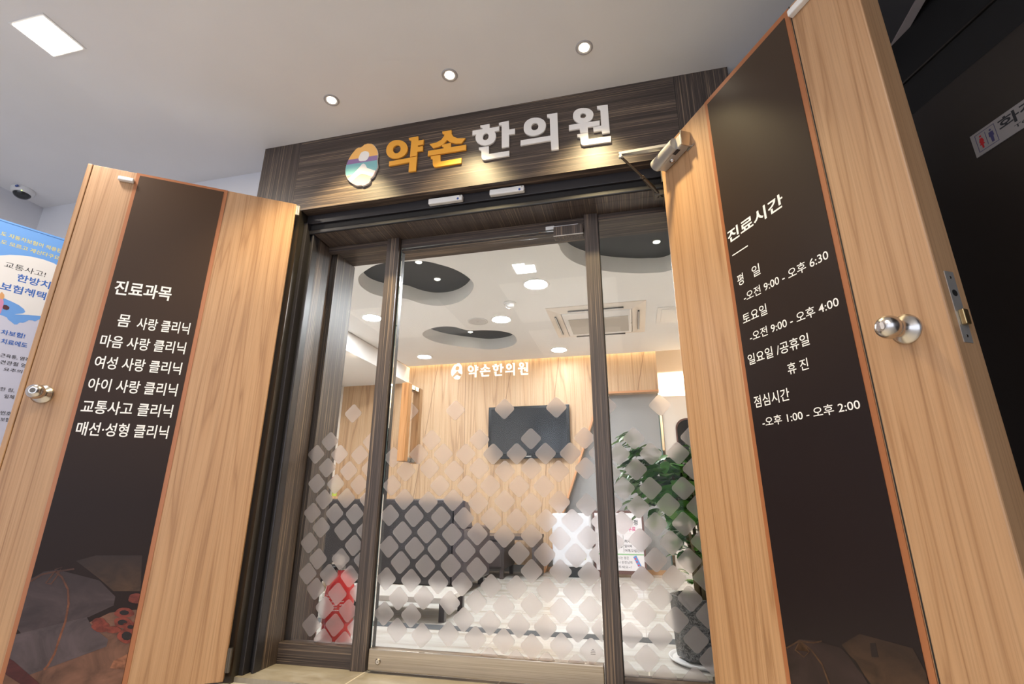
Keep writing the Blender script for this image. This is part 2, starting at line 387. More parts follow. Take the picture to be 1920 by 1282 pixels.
# outside
struct('floor', G().box((-4.05, -3.5, -0.12), (1.6, 2.10, -0.02)), M['floor_out'], 'grey tiled lobby floor in front of the entrance', 'floor')
struct('floor', G().box((-1.72, 2.10, -0.12), (0.315, 2.60, 0.0)), M['floor_sill'], 'beige tiled sill under the glass entrance door', 'floor')
struct('floor', G().box((-4.1, 2.60, -0.12), (1.6, 7.2, 0.0)), M['floor_in'], 'pale streaked stone tile floor inside the clinic', 'floor')
g = G().box((-3.6, 3.08, -0.001), (1.5, 3.19, 0.0012)); tag(obj('trim_1', g, M['cove_dark']), 'dark inlaid strip across the clinic floor', 'floor strip', kind='structure')
struct('ceiling', G().box((-4.05, -3.5, CZ), (1.02, 2.26, CZ+0.12)), M['ceil'], 'white plaster lobby ceiling above the entrance', 'ceiling')
struct('wall_left', G().box((-4.15, -3.5, -0.02), (-4.0, 2.4, CZ)), M['wall'], 'pale blue-white side wall left of the banner', 'wall')
g = G().box((-4.0, 2.26, -0.02), (-2.0, 2.40, CZ)).box((-2.0, 2.26, 2.3), (0.56, 2.40, CZ)).box((0.56, 2.26, -0.02), (1.0, 2.40, CZ))
struct('wall_front', g, M['wall'], 'white wall the entrance portal is set in', 'wall')
# dark wood portal: lintel and two pilasters
g = G().box((-1.763, YS, 2.24), (0.315, 2.26, 2.7049)); tl = thing('trim_2', 'dark wood veneered portal surrounding the clinic entrance', 'portal', (-0.7, 2.15, 2.24), kind='structure')
obj('lintel_panel', g, M['zx'], tl)
obj('pilaster', G().box((-2.012, YS, -0.02), (-1.764, 2.26, 2.7049)), M['zz'], tl)
obj('pilaster', G().box((0.316, YS, -0.02), (0.565, 2.26, 2.7049)), M['zz'], tl)
# steel frame behind
tf = thing('trim_3', 'black steel door frame inside the dark wood portal', 'door frame', (-0.7, 2.14, 0), kind='structure')
g = G().box((XL-0.06, YS+0.001, -0.02), (XL, 2.14, 2.2399)).box((XR, YS+0.001, -0.02), (0.3155, 2.14, 2.2399))
obj('side_reveal', g, M['darkmetal'], tf)
obj('frame_head', G().box((XL, 2.14, 2.185), (XR, 2.20, 2.2399)), M['steel2'], tf, bevel=0.002)
obj('frame_head', G().box((XL, 2.155, 2.150), (XR, 2.20, 2.184)), M['black'], tf)
obj('frame_head', G().box((XL, 2.142, 2.122), (XR, 2.20, 2.149)), M['steel'], tf, bevel=0.006)
for s_, x in ((1, XL), (-1, XR)):
    obj('frame_post', G().box((x, 2.12, -0.02), (x+s_*0.022, 2.20, 2.184)), M['steel2'], tf, bevel=0.002)
    obj('frame_post', G().box((x+s_*0.0225, 2.165, 0), (x+s_*0.036, 2.20, 2.149)), M['black'], tf)
    obj('frame_post', G().box((x+s_*0.0365, 2.150, 0), (x+s_*0.050, 2.20, 2.121)), M['steel2'], tf, bevel=0.004)
# wood lining: soffit, jambs and inner reveal
tj = thing('trim_4', 'dark wood lining boards around the glass entrance', 'lining', (-0.7, 2.3, 0), kind='structure')
obj('soffit_board', G().box((XL+0.052, 2.200, 2.120), (XR-0.052, 2.340, 2.16)).box((XL+0.052, 2.150, 2.1205), (XR-0.052, 2.1995, 2.1215)), M['zy'], tj)
obj('jamb_board', G().box((XL-0.03, 2.2005, 0), (-1.652, 2.336, 2.12)), M['zz'], tj)
obj('jamb_board', G().box((0.247, 2.2005, 0), (XR+0.03, 2.336, 2.12)), M['zz'], tj)
obj('inner_jamb', G().box((-1.75, 2.350, 0), (-1.625, 2.545, 2.105)), M['zz'], tj)
obj('inner_jamb', G().box((0.262, 2.350, 0), (0.33, 2.520, 2.105)), M['zz'], tj)
obj('inner_head', G().box((-1.75, 2.345, 2.106), (0.33, 2.530, 2.22)), M['zx'], tj)

# ------------------------------------------------------------------ diamonds on the glass
PX = []
def grab(ox, oy, s, pts): PX.extend([(ox+x/s, oy+y/s) for x, y in pts])
grab(700, 720, 4.578, [(705,225),(498,480),(911,477),(600,600),(793,600),(1028,600),(170,627),(390,600),(310,235),(483,722),(692,745),(908,723),(280,745),(160,868),(572,870),(805,872),(1003,872),(265,988),(470,1012),(685,995),(900,1020),(140,1125),(350,1133),(580,1142),(777,1150),(1010,1155),(248,1270),(459,1270),(675,1290),(893,1285)])
grab(900, 720, 4.578, [(210,213),(655,200),(437,468),(898,462),(315,597),(562,595),(775,593),(1025,590),(213,747),(440,723),(675,747),(908,722),(335,877),(548,878),(212,1005),(440,1030),(680,1012),(918,1037),(315,1163),(570,1170),(793,1170),(1050,1183)])
grab(700, 960, 4.578, [(135,295),(353,307),(550,317),(790,330),(1000,340),(233,430),(445,460),(665,457),(888,487),(110,570),(323,585),(557,600),(762,617),(216,740),(433,732),(655,777),(883,767),(92,870),(325,885),(775,920),(203,1010),(415,1055),(645,1045),(875,1085)])
grab(900, 960, 4.008, [(693,65),(865,75),(182,180),(387,178),(600,197),(812,190),(292,307),(486,316),(720,325),(905,320),(387,443),(605,445),(820,465),(83,555),(275,565),(508,587),(707,593),(925,590),(178,710),(388,698),(608,740),(828,727),(75,830),(292,850),(490,865),(733,880),(925,880),(178,967),(390,1010),(612,1005),(838,1045),(70,1110),(270,1130),(725,1170),(500,1150)])
DOOR_PX = PX; PX = []
grab(560, 700, 4.576, [(468,343),(268,582),(150,693),(350,693),(524,697),(625,585),(245,808),(430,835),(615,815),(155,943),(317,948),(518,953),(218,1080),(408,1068),(600,1080),(118,1195),(308,1200),(480,1205)])
grab(580, 860, 3.371, [(93,257),(232,248),(372,270),(10,342),(160,347),(288,353),(75,433),(213,450),(355,455),(0,530),(282,547),(55,632),(198,632),(340,640),(-10,725),(122,732),(255,742),(40,820),(177,853),(315,845),(97,940),(245,960),(12,1050),(160,1050),(300,1070),(85,1145),(220,1165)])
LEFT_PX = PX; PX = []
grab(1130, 720, 4.576, [(30,190),(490,180),(268,465),(140,598),(412,597),(645,592),(765,455),(60,760),(285,730),(785,728),(180,893),(412,893),(692,893),(75,1030),(305,1052),(563,1033),(820,1053),(168,1190),(457,1200),(697,1198)])
grab(1140, 980, 4.243, [(40,150),(257,137),(503,157),(755,150),(380,293),(648,300),(275,442),(525,437),(775,440),(145,577),(417,590),(652,602),(40,740),(290,725),(545,770),(800,740),(180,893),(415,907),(700,930),(310,1078),(830,1100),(150,1210),(452,1240),(700,1255)])
RIGHT_PX = PX
def clip(poly, inside, cut):
    out = []
    for i in range(len(poly)):
        a, b = poly[i-1], poly[i]
        if inside(b):
            if not inside(a): out.append(cut(a, b))
            out.append(b)
        elif inside(a): out.append(cut(a, b))
    return out
def clip_rect(poly, x0, x1, z0, z1):
    for k, lim, sg in ((0, x0, 1), (0, x1, -1), (1, z0, 1), (1, z1, -1)):
        if not poly: return poly
        poly = clip(poly, lambda p: sg*(p[k]-lim) >= 0, lambda a, b: tuple(a[j]+(b[j]-a[j])*(lim-a[k])/(b[k]-a[k]) for j in (0, 1)))
    return poly
def film(pxs, Y, x0, x1, z0, z1, parent):
    pts = []
    for x, y in pxs:
        p = onY(x, y, Y)
        if all((p.x-q[0])**2+(p.z-q[1])**2 > 0.045**2 for q in pts): pts.append((p.x, p.z))
    g = G(); R, r = 0.0532, 0.0145
    for cx, cz in pts:
        poly = []
        for k in range(4):
            a = math.pi/2*k; c = (cx+(R-r*1.414)*math.cos(a), cz+(R-r*1.414)*math.sin(a))
            for j in range(7):
                b = a - math.pi/4 + math.pi/2*j/6; poly.append((c[0]+r*math.cos(b), c[1]+r*math.sin(b)))
        poly = clip_rect(poly, x0, x1, z0, z1)
        if len(poly) > 2: g.prism([(p[0], Y, p[1]) for p in poly], (0, 0.0012, 0))
    return obj('frosted_film', g, M['frost'], parent)

# ------------------------------------------------------------------ sidelights
w1 = thing('window_1', 'narrow glass sidelight left of the glass door', 'window', (-1.46, 2.32, 0), kind='structure')
obj('pane', G().box((-1.650, 2.338, 0.085), (-1.2705, 2.346, 2.115)), M['glass'], w1)
film(LEFT_PX, 2.3365, -1.649, -1.272, 0.088, 2.0, w1)
obj('kick_board', G().box((-1.652, 2.300, 0), (-1.272, 2.370, 0.086)), M['zx'], w1, bevel=0.002)
obj('head_bar', G().box((-1.652, 2.300, 2.088), (-1.272, 2.337, 2.1198)), M['zx'], w1, bevel=0.002)
mu = thing('trim_5', 'dark wood post between left sidelight and glass door', 'post', (-1.235, 2.31, 0), kind='structure')
obj('post', G().box((-1.2715, 2.285, 0), (-1.200, 2.350, 2.1199)), M['zz'], mu, bevel=0.002)
obj('edge_profile', G().box((-1.1995, 2.318, 0), (-1.190, 2.350, 2.09)), M['steel2'], mu)
w2 = thing('window_2', 'narrow glass sidelight right of the glass door', 'window', (0.06, 2.32, 0), kind='structure')
obj('pane', G().box((-0.099, 2.338, 0.046), (0.246, 2.346, 2.115)), M['glass'], w2)
film(RIGHT_PX, 2.3365, -0.098, 0.245, 0.048, 2.0, w2)
obj('kick_board', G().box((-0.0975, 2.300, 0), (0.246, 2.370, 0.046)), M['zx'], w2, bevel=0.002)
obj('head_bar', G().box((-0.0975, 2.300, 2.088), (0.246, 2.337, 2.1198)), M['zx'], w2, bevel=0.002)
mu = thing('trim_6', 'dark wood post between glass door and right sidelight', 'post', (-0.135, 2.31, 0), kind='structure')
obj('post', G().box((-0.168, 2.285, 0), (-0.0985, 2.350, 2.1199)), M['zz'], mu, bevel=0.002)
obj('rubber_seal', G().box((-0.0984, 2.29, 0.046), (-0.0955, 2.336, 2.087)), M['black'], mu)
mu = thing('trim_7', 'dark wood transom bar above the glass door', 'transom', (-0.68, 2.32, 2.04), kind='structure')
obj('bar', G().box((-1.1995, 2.312, 2.045), (-0.1685, 2.345, 2.1198)), M['zx'], mu, bevel=0.002)

# ------------------------------------------------------------------ glass door
d1 = thing('door_1', 'frameless glass entrance door with frosted diamonds and steel rail', 'door', (-0.185, 2.30, 0.012), kind='structure')
DX0, DX1 = -1.183, -0.172
obj('pane', G().box((DX0, 2.296, 0.09), (DX1, 2.306, 2.052)), M['glass'], d1)
obj('glass_edge', G().box((DX0-0.002, 2.296, 0.09), (DX0-0.0001, 2.306, 2.052)).box((DX0, 2.296, 2.0521), (DX1, 2.306, 2.0535)), M['glassedge'], d1)
film(DOOR_PX, 2.2945, DX0, DX1, 0.092, 2.0, d1)
g = G().box((DX0, 2.278, 0.012), (DX1, 2.324, 0.093)); rail = obj('bottom_rail', g, M['rail'], d1, bevel=0.003)
q = onY(709, 1240, 2.278)
lk = obj('lock_cylinder', G().lathe([(0, 0.0125), (0.004, 0.0125), (0.006, 0.009), (0.0065, 0.009)], (q.x, 2.278, q.z), (0, -1, 0), 24), M['chrome'], d1)
obj('keyhole', G().box((q.x-0.0018, 2.2712, q.z-0.0018), (q.x+0.0018, 2.2716, q.z+0.0018)), M['black'], lk)
# pull handle: square timber bars on both faces with chrome ends
for nm, ya, yb, x0, x1 in (('pull_handle', 2.215, 2.255, -1.085, -1.048), ('pull_handle', 2.35, 2.39, -1.085, -1.048)):
    h = obj(nm, G().box((x0, ya, 0.885), (x1, yb, 1.262)), M['oak_handle'], d1, bevel=0.002)
    yb2, yg = (yb, 2.2959) if ya < 2.3 else (2.3061, ya)
    for z in (0.887, 1.240):
        obj('handle_mount', G().box((x0+0.004, yb2, z), (x1-0.004, yg, z+0.02)), M['chrome'], h)
cl = obj('top_hinge_box', G().box((-0.325, 2.272, 2.008), (DX1-0.001, 2.330, 2.062)), M['zz'], d1, bevel=0.004)
g = G().box((-0.325, 2.2702, 2.003), (DX1-0.001, 2.2718, 2.0075)); obj('hinge_box_edge', g, M['chrome'], cl)
g = G().box((-0.37, 2.300, 2.064), (-0.325, 2.308, 2.084)).box((-0.325, 2.300, 2.072), (-0.20, 2.306, 2.080)); obj('hinge_strap', g, M['white'], cl)

# raised letters: outlines traced on two crops of the sign
LD = 0.011
SIGN = Plane((0, YS-LD, 0), 0)
SS = 8.545
def sp_(pts, ox): return [SIGN.hit(ox+x/SS, 180+y/SS) for x, y in pts]
A_, B_ = 720, 940
LET = [
 [((A_, [(38,870),(60,790),(120,730),(215,706),(310,730),(365,790),(372,860),(340,925),(270,975),(180,996),(95,975),(48,925)]), 1),
  ((A_, [(140,845),(160,805),(215,778),(255,800),(268,845),(250,890),(205,917),(160,905)]), 1),
  ((A_, [(400,672),(545,645),(548,715),(632,698),(628,768),(540,785),(540,818),(620,800),(617,868),(530,885),(525,950),(418,968),(440,715),(428,708),(405,698)]), 0),
  ((A_, [(85,1048),(525,968),(505,1195),(395,1207),(410,1052),(80,1115)]), 0)],
 [((A_, [(935,570),(1078,545),(1080,610),(1110,650),(1180,678),(1298,675),(1240,752),(1150,755),(1060,735),(1012,695),(960,755),(880,805),(790,830),(735,768),(840,745),(920,700),(965,640),(970,608),(940,600)]), 0),
  ((A_, [(930,780),(1067,753),(1067,820),(1312,780),(1310,855),(702,952),(708,880),(960,838),(955,815),(933,803)]), 0),
  ((A_, [(750,968),(898,942),(900,1050),(1238,992),(1232,1068),(830,1133),(800,1128),(785,1100),(780,1005),(752,998)]), 0)],
 [((A_, [(1545,472),(1688,448),(1690,515),(1842,485),(1840,545),(1765,565),(1785,600),(1790,650),(1775,700),(1745,740),(1690,773),(1620,787),(1555,776),(1500,745),(1472,700),(1467,650),(1485,605),(1418,625),(1420,555),(1580,530),(1578,505),(1548,498)]), 0),
  ((A_, [(1580,660),(1595,615),(1640,588),(1670,608),(1677,650),(1658,692),(1615,707),(1585,690)]), 1),
  ((B_, [(-35,430),(115,397),(122,537),(213,522),(213,598),(120,612),(120,805),(10,825),(8,450),(-5,465),(-35,462)]), 0),
  ((A_, [(1522,825),(1675,805),(1677,930),(2002,878),(2002,950),(1610,1020),(1580,1012),(1563,980),(1560,870),(1525,858)]), 0)],
 [((B_, [(362,515),(380,430),(440,375),(540,347),(640,365),(700,420),(708,480),(680,555),(610,605),(510,630),(420,610),(372,565)]), 1),
  ((B_, [(476,500),(495,450),(545,425),(585,445),(595,490),(575,530),(530,548),(490,535)]), 1),
  ((B_, [(735,295),(893,270),(915,848),(805,862),(795,705),(310,787),(312,710),(790,635),(780,355),(765,338),(737,335)]), 0)],
 [((B_, [(1152,320),(1175,245),(1240,205),(1330,193),(1420,215),(1468,270),(1468,320),(1430,385),(1360,418),(1270,432),(1195,400),(1160,360)]), 1),
  ((B_, [(1262,320),(1275,285),(1312,268),(1350,280),(1360,312),(1340,345),(1300,355),(1270,345)]), 1),
  ((B_, [(1087,465),(1572,393),(1572,465),(1383,495),(1385,578),(1268,588),(1258,515),(1088,545)]), 0),
  ((B_, [(1535,160),(1700,140),(1735,578),(1620,600),(1610,545),(1482,568),(1475,495),(1605,475),(1590,225),(1575,208),(1540,205)]), 0),
  ((B_, [(1220,612),(1385,588),(1395,690),(1752,640),(1755,725),(1325,785),(1290,775),(1275,745),(1268,665),(1250,650),(1222,650)]), 0)],
]
LET = [[(sp_(p[1], p[0]), bool(s)) for p, s in L] for L in LET]
LLAB = ['orange raised Korean letter nearest the round emblem on the dark lintel', 'second orange raised Korean letter from the round emblem, beside the white ones',
        'white raised Korean letter directly right of the orange letters', 'middle white raised Korean letter of the lintel sign', 'white raised Korean letter nearest the door closer, last of the sign']
def lettergeo(splines, Y, depth, f=lambda p: p, bevel=0.0015):
    vs, fs = curve_mesh([([f(p) for p in pts], s) for pts, s in splines], depth-2*bevel, bevel)
    return G().add([(v.x, Y - depth/2 - v.z, v.y) for v in vs], [tuple(reversed(f)) for f in fs])
for i, L in enumerate(LET):
    o = obj('sign_letter', lettergeo(L, YS, LD), M['orange'] if i < 2 else M['letter_white'])
    tag(o, LLAB[i], 'sign letter', 'raised letters of the lintel sign')
# emblem
LS = 11.66
def lg(pts): return [SIGN.hit(640+x/LS, 250+y/LS) for x, y in pts]
OUT = lg([(470,280),(500,250),(570,226),(650,228),(690,245),(725,280),(760,325),(785,375),(797,430),(795,480),(783,540),(783,620),(792,690),(790,740),(750,820),(725,880),(700,930),(670,960),(630,990),(633,1030),(600,1080),(530,1122),(460,1142),(440,1120),(425,1130),(340,1135),(260,1100),(180,1045),(125,970),(98,900),(92,840),(95,770),(112,690),(150,590),(185,525),(220,470),(300,370),(335,335),(370,315),(430,308)])
HEAD = lg([(375,560),(385,520),(410,460),(440,420),(490,395),(530,388),(590,405),(610,440),(612,480),(590,540),(560,580),(520,603),(420,612),(385,595)])
BODY = lg([(140,1005),(250,900),(400,740),(450,675),(485,662),(520,675),(540,705),(560,755),(640,785),(745,815),(715,890),(672,948),(550,905),(460,885),(430,890),(370,925),(210,1070)])
em = obj('round_emblem', lettergeo([(OUT, False)], YS, LD), M['print_white']); tag(em, 'round multicoloured emblem with white figure left of the orange letters', 'emblem')
def line_z(a, b):
    (x0, z0), (x1, z1) = lg([a, b]); return lambda x: z0+(z1-z0)*(x-x0)/(x1-x0)
l1, l2, l3 = line_z((155,582), (785,478)), line_z((115,690), (783,585)), line_z((105,932), (250,906))
def band(lo, hi):
    p = OUT
    for fn, sg in ((lo, 1), (hi, -1)):
        if fn is None: continue
        def ins(q): return sg*(q[1]-fn(q[0])) >= 0
        def cut(a, b):
            da, db = a[1]-fn(a[0]), b[1]-fn(b[0]); t = da/(da-db); return (a[0]+(b[0]-a[0])*t, a[1]+(b[1]-a[1])*t)
        p = clip(p, ins, cut)
    return p
for nm, pp, c in (('yellow_band', band(l1, None), (0.92, 0.50, 0.14)), ('purple_band', band(l2, l1), (0.28, 0.17, 0.36)), ('teal_band', band(l3, l2), (0.20, 0.47, 0.50)), ('red_band', band(None, l3), (0.88, 0.30, 0.27))):
    flat_on(Plane((0, YS-LD, 0), 0), pp, mat('emblem_'+nm, c, 0.45), em, nm, 0.0)
for nm, pp in (('white_head', HEAD), ('white_body', BODY)): flat_on(Plane((0, YS-LD-0.0006, 0), 0), pp, M['letter_white'], em, nm, 0.0)

# clinic name in white vinyl on the glass door
allp = [p for L in LET for pts, s in L for p in pts]
sx0, sx1 = min(p[0] for p in allp), max(p[0] for p in allp); sz0, sz1 = min(p[1] for p in allp), max(p[1] for p in allp)
gx0, gx1, gz0, gz1 = -0.775, -0.468, 1.287, 1.352
fm = lambda p: (gx0+(p[0]-sx0)/(sx1-sx0)*(gx1-gx0), gz0+(p[1]-sz0)/(sz1-sz0)*(gz1-gz0))
M['vinyl'] = mat('white_vinyl', (0.93, 0.92, 0.91), 0.5)
M['vinyl'].node_tree.nodes['Principled BSDF'].inputs['Transmission Weight'].default_value = 0.0
g = G()
for L in LET:
    q_ = lettergeo(L, 2.2955, 0.0012, fm, 0.0); g.add(q_.v, q_.f)
vn = obj('vinyl_name', g, M['vinyl'], d1)
ox0, ox1 = min(p[0] for p in OUT), max(p[0] for p in OUT); oz0, oz1 = min(p[1] for p in OUT), max(p[1] for p in OUT)
fe = lambda p: (-0.862+(p[0]-ox0)/(ox1-ox0)*0.060, 1.282+(p[1]-oz0)/(oz1-oz0)*0.084)
q_ = lettergeo([(OUT, False), ([(p[0], p[1]) for p in HEAD], True), (BODY, False)], 2.2955, 0.0012, fe, 0.0)
obj('vinyl_emblem', q_, M['vinyl'], d1)
q = onY(1112, 1222, 2.2945)
SM = mat('fine_print', (0.16, 0.15, 0.15), 0.6)
g = G()
for k, (w_, h_) in enumerate(((0.007, 0.002), (0.016, 0.0018), (0.019, 0.0018), (0.019, 0.0018))):
    g.box((q.x-w_/2, 2.2930, q.z+0.008-k*0.0055), (q.x+w_/2, 2.2933, q.z+0.008-k*0.0055+h_))
obj('glass_maker_mark', g, SM, d1)

# sensors on the frame head
for (xa, xb, za, lab) in ((-0.961, -0.772, 2.190, 'white sensor case on the frame head, nearer the orange letters'), (-0.627, -0.445, 2.194, 'white sensor case on the frame head, nearer the door closer')):
    t_ = thing('door_sensor', lab, 'sensor', ((xa+xb)/2, 2.14, za), group='sensor cases above the glass door')
    obj('case', G().box((xa, 2.112, za), (xb, 2.1399, za+0.032)), M['white'], t_, bevel=0.006)
    obj('blue_mark', G().lathe([(0, 0.006), (0.0008, 0.006)], (xb-0.024, 2.112, za+0.009), (0, -1, 0), 20), M['blue'], t_)
    obj('end_label', G().box((xb-0.016, 2.1115, za+0.02), (xb-0.008, 2.1119, za+0.028)), M['alu'], t_)

# ================================================================== OAK DOOR LEAVES
def knob(pl, u, z, parent, turn=False, s=1.0):
    o = pl.w(u, z, 0.0); ax = -pl.n
    k = obj('door_knob', G().lathe([(0, 0.036*s), (0.004*s, 0.036*s), (0.007*s, 0.031*s), (0.010*s, 0.029*s), (0.014*s, 0.021*s), (0.028*s, 0.013*s), (0.034*s, 0.015*s), (0.040*s, 0.023*s), (0.050*s, 0.0275*s), (0.060*s, 0.0275*s), (0.070*s, 0.024*s), (0.077*s, 0.017*s), (0.079*s, 0.012*s)], o, ax, 40), M['chrome'], parent)
    if turn:
        c = o + ax*0.079*s
        obj('thumb_turn', G().lathe([(0, 0.0105*s), (0.002*s, 0.010*s)], c, ax, 24).prism([c+Vector((0, 0, 0))+pl.u*a*s+Vector((0, 0, b*s)) for a, b in ((-0.002, -0.010), (0.004, -0.009), (0.002, 0.010), (-0.004, 0.009))], ax*0.008*s), M['chrome'], k)
    else:
        obj('keyway_ring', G().lathe([(0, 0.009*s), (0.001*s, 0.0085*s)], o+ax*0.079*s, ax, 24), M['darkmetal'], k)
    return k

LP = Plane((-1.698, 2.034, 0), math.radians(34.86))     # left leaf: u from -0.93 (free) to 0 (hinge)
RP = Plane((0.212, 2.05, 0), math.radians(-59.74))      # right leaf: u from 0 (hinge) to 0.96 (free)
ZT = 2.250
T = 0.045
# ---- left leaf
d2 = thing('door_2', 'open oak door leaf on the left listing the clinic services', 'door', LP.o, LP.ang, kind='structure')
obj('leaf', G().box((-0.908, 0, 0.0), (0, T, ZT)), M['oak'], d2, world=False, bevel=0.002)
obj('edge_moulding', G().box((-0.929, -0.004, 0.0), (-0.909, T, ZT)), M['oak'], d2, world=False, bevel=0.003)
gp = obj('copper_border', G().box((-0.731, -0.0025, 0.0), (-0.332, -0.0001, ZT)), M['copper'], d2, world=False)
gl_ = obj('graphic_panel', G().box((-0.716, -0.004, 0.0), (-0.349, -0.0026, ZT-0.013)), M['panelL'], d2, world=False)
tx = [('진료과목', (213, 548), (320, 530), 0.022), ]
# heading and six rows, as (text, u0, u1, z0, z1)
text_on(LP, '진료과목', (-0.698, 1.604, -0.474, 1.676), M['print_white'], gl_, out=0.0042, bold=0.018)
rows = [('몸', -0.655, -0.607, 1.452, 1.518), ('사랑 클리닉', -0.580, -0.372, 1.447, 1.520), ('마음 사랑 클리닉', -0.698, -0.372, 1.350, 1.424), ('여성 사랑 클리닉', -0.698, -0.371, 1.252, 1.324),
        ('아이 사랑 클리닉', -0.700, -0.370, 1.152, 1.226), ('교통사고 클리닉', -0.702, -0.371, 1.055, 1.128), ('매선·성형 클리닉', -0.700, -0.370, 0.962, 1.034)]
for b_, u0, u1, z0, z1 in rows: text_on(LP, b_, (u0, z0+0.003, u1, z0+0.061), M['print_white'], gl_, out=0.0042, bold=0.012)
# printed still life at the foot of the panel
def pxs(pl, pts, dx=0, dy=0, s=1.0): return [pl.hit(dx+x/s, dy+y/s) for x, y in pts]
def clipU(pts, u0, u1, z0=0.001, z1=9): return clip_rect(pts, u0, u1, z0, z1)
q3 = (0, 854, 2.995)
def pr(pts, m, nm, out, smooth=False): 
    p = clipU(pxs(LP, pts, *q3), -0.7155, -0.3495)
    if len(p) > 2: flat_on(LP, p, m, gl_, nm, out, smooth, 0.0002)
pr([(0,1150),(200,1080),(620,880),(800,860),(700,1290),(-20,1290)], M['pr_cloth'], 'printed_cloth', 0.0041)
pr([(160,700),(250,650),(330,640),(560,700),(650,790),(640,840),(500,905),(130,1005),(90,960)], M['pr_paper'], 'printed_paper_packet', 0.0044)
pr([(430,590),(540,560),(800,560),(790,760),(640,760),(560,690)], M['pr_herb'], 'printed_yellow_herbs', 0.0042)
pr([(60,1010),(490,905),(520,960),(610,1030),(600,1070),(170,1228),(40,1130)], M['pr_paper2'], 'printed_paper_packet', 0.0047)
for k, (x, y, rx, ry, ir) in enumerate([(700,880,55,28,0.5),(770,800,50,28,0.0),(690,935,50,30,0.55),(735,960,45,30,0.4),(570,960,50,30,0.0),(715,1010,50,42,0.6),(560,930,40,22,0.0),(640,975,40,20,0.0)]):
    ring = [(x+rx*math.cos(a)*(1+0.12*math.sin(3*a+k)), y+ry*math.sin(a)) for a in [j*2*math.pi/18 for j in range(18)]]
    pr(ring, M['pr_red'], 'printed_red_herb', 0.0050+0.0002*k)
    if ir: pr([(x+rx*ir*math.cos(j*0.7), y+ry*ir*math.sin(j*0.7)) for j in range(9)], M['prd_dark'], 'printed_herb_hole', 0.0052+0.0002*k)
pr([(620,1190),(640,1150),(720,1110),(790,1100),(780,1215),(700,1200)], M['pr_herb2'], 'printed_cut_root', 0.0052)
pr([(45,1130),(80,1150),(230,1282),(150,1300),(20,1215)], M['pr_stick'], 'printed_red_stick', 0.0052)
def stroke(pts, w_):
    L_, R_ = [], []
    for i, p in enumerate(pts):
        a, b = pts[max(i-1, 0)], pts[min(i+1, len(pts)-1)]; dx, dy = b[0]-a[0], b[1]-a[1]; n_ = math.hypot(dx, dy) or 1
        L_.append((p[0]-dy/n_*w_/2, p[1]+dx/n_*w_/2)); R_.append((p[0]+dy/n_*w_/2, p[1]-dx/n_*w_/2))
    return L_+R_[::-1]
pr(stroke([(315,650),(350,680),(385,750),(388,830),(370,930),(335,1030),(310,1110),(270,1180),(250,1200)], 12), M['pr_string'], 'printed_string', 0.0050)
pr(stroke([(175,705),(240,665),(315,650),(420,635)], 9), M['pr_string'], 'printed_string', 0.0050)
pr(stroke([(310,650),(280,690),(260,715),(290,720),(330,665),(350,625),(310,640)], 7), M['pr_string'], 'printed_string', 0.0052)
knob(LP, -0.846, 1.128, d2, False, 1.10)
u_, z_ = LP.hit(238, 339)
obj('door_stop', G().box((u_-0.032, -0.022, z_-0.010), (u_+0.032, 0, z_+0.010)), M['white'], d2, world=False, bevel=0.004)
hg = obj('hinge', G().rod((0.012, 0.012, 2.190), (0.012, 0.012, 2.246), 0.008).box((0, 0.006, 2.19), (0.012, 0.012, 2.246)), M['alu'], d2, world=False)
for z in (0.03,): obj('hinge', G().rod((0.012, 0.012, z), (0.012, 0.012, z+0.09), 0.008).box((0, 0.006, z), (0.012, 0.012, z+0.09)), M['darkmetal'], d2, world=False)

# ---- right leaf
d3 = thing('door_3', 'open oak door leaf on the right listing the opening hours', 'door', RP.o, RP.ang, kind='structure')
TR = 0.075
obj('leaf', G().box((0, 0, 0.0), (0.958, TR, ZT-0.005)), M['oak'], d3, world=False, bevel=0.004)
obj('panel_seam', G().box((0.7545, -0.0012, 0.0), (0.7575, -0.0001, ZT-0.006)), M['black'], d3, world=False)
obj('copper_border', G().box((0.326, -0.0025, 0.0), (0.752, -0.0001, ZT-0.008)), M['copper'], d3, world=False)
gr_ = obj('graphic_panel', G().box((0.343, -0.004, 0.0), (0.735, -0.0026, ZT-0.030)), M['panelR'], d3, world=False)
def rt(body, u0, u1, z0, z1, bold=0.006, sp=1.0): text_on(RP, body, (u0, z0, u1, z1), M['print_white'], gr_, out=0.0042, bold=bold, spacing=sp)
def rpx(body, bl, tr, bold=0.006):
    u0, z0 = RP.hit(*bl); u1, z1 = RP.hit(*tr); rt(body, u0, u1, z0, z1, bold)
c5 = lambda x, y: (1280+x/3, 427+y/3)
rpx('진료시간', (1368, 458), (1467, 361), 0.022)
u0, z0 = RP.hit(*c5(285, 158)); u1, z1 = RP.hit(*c5(372, 98))
obj('heading_rule', G().box((u0, -0.0046, z0-0.002), (u1, -0.0041, z0+0.002)), M['print_white'], gr_, world=False)
def row(body, l, r, htop, bold=0.006):
    """l, r: crop pixels of the left and right foot of the row; htop: pixel of the top at its right end"""
    u0, z0 = RP.hit(*c5(*l)); u1, z1 = RP.hit(*c5(*r)); z = (z0+z1)/2; _, zt = RP.hit(*c5(*htop)); rt(body, u0, u1, z, z+(zt-z1), bold)
row('평', (318, 330), (352, 315), (345, 252))
row('일', (400, 280), (445, 262), (440, 198))
row('-오전 9:00 - 오후 6:30', (352, 412), (832, 186), (826, 122))
row('토요일', (347, 543), (484, 487), (478, 425))
row('-오전 9:00 - 오후 4:00', (387, 640), (890, 445), (885, 380))
row('일요일 /공휴일', (378, 778), (722, 655), (715, 585))
row('휴 진', (602, 828), (718, 795), (712, 728))
row('점심시간', (413, 1016), (612, 968), (605, 896))
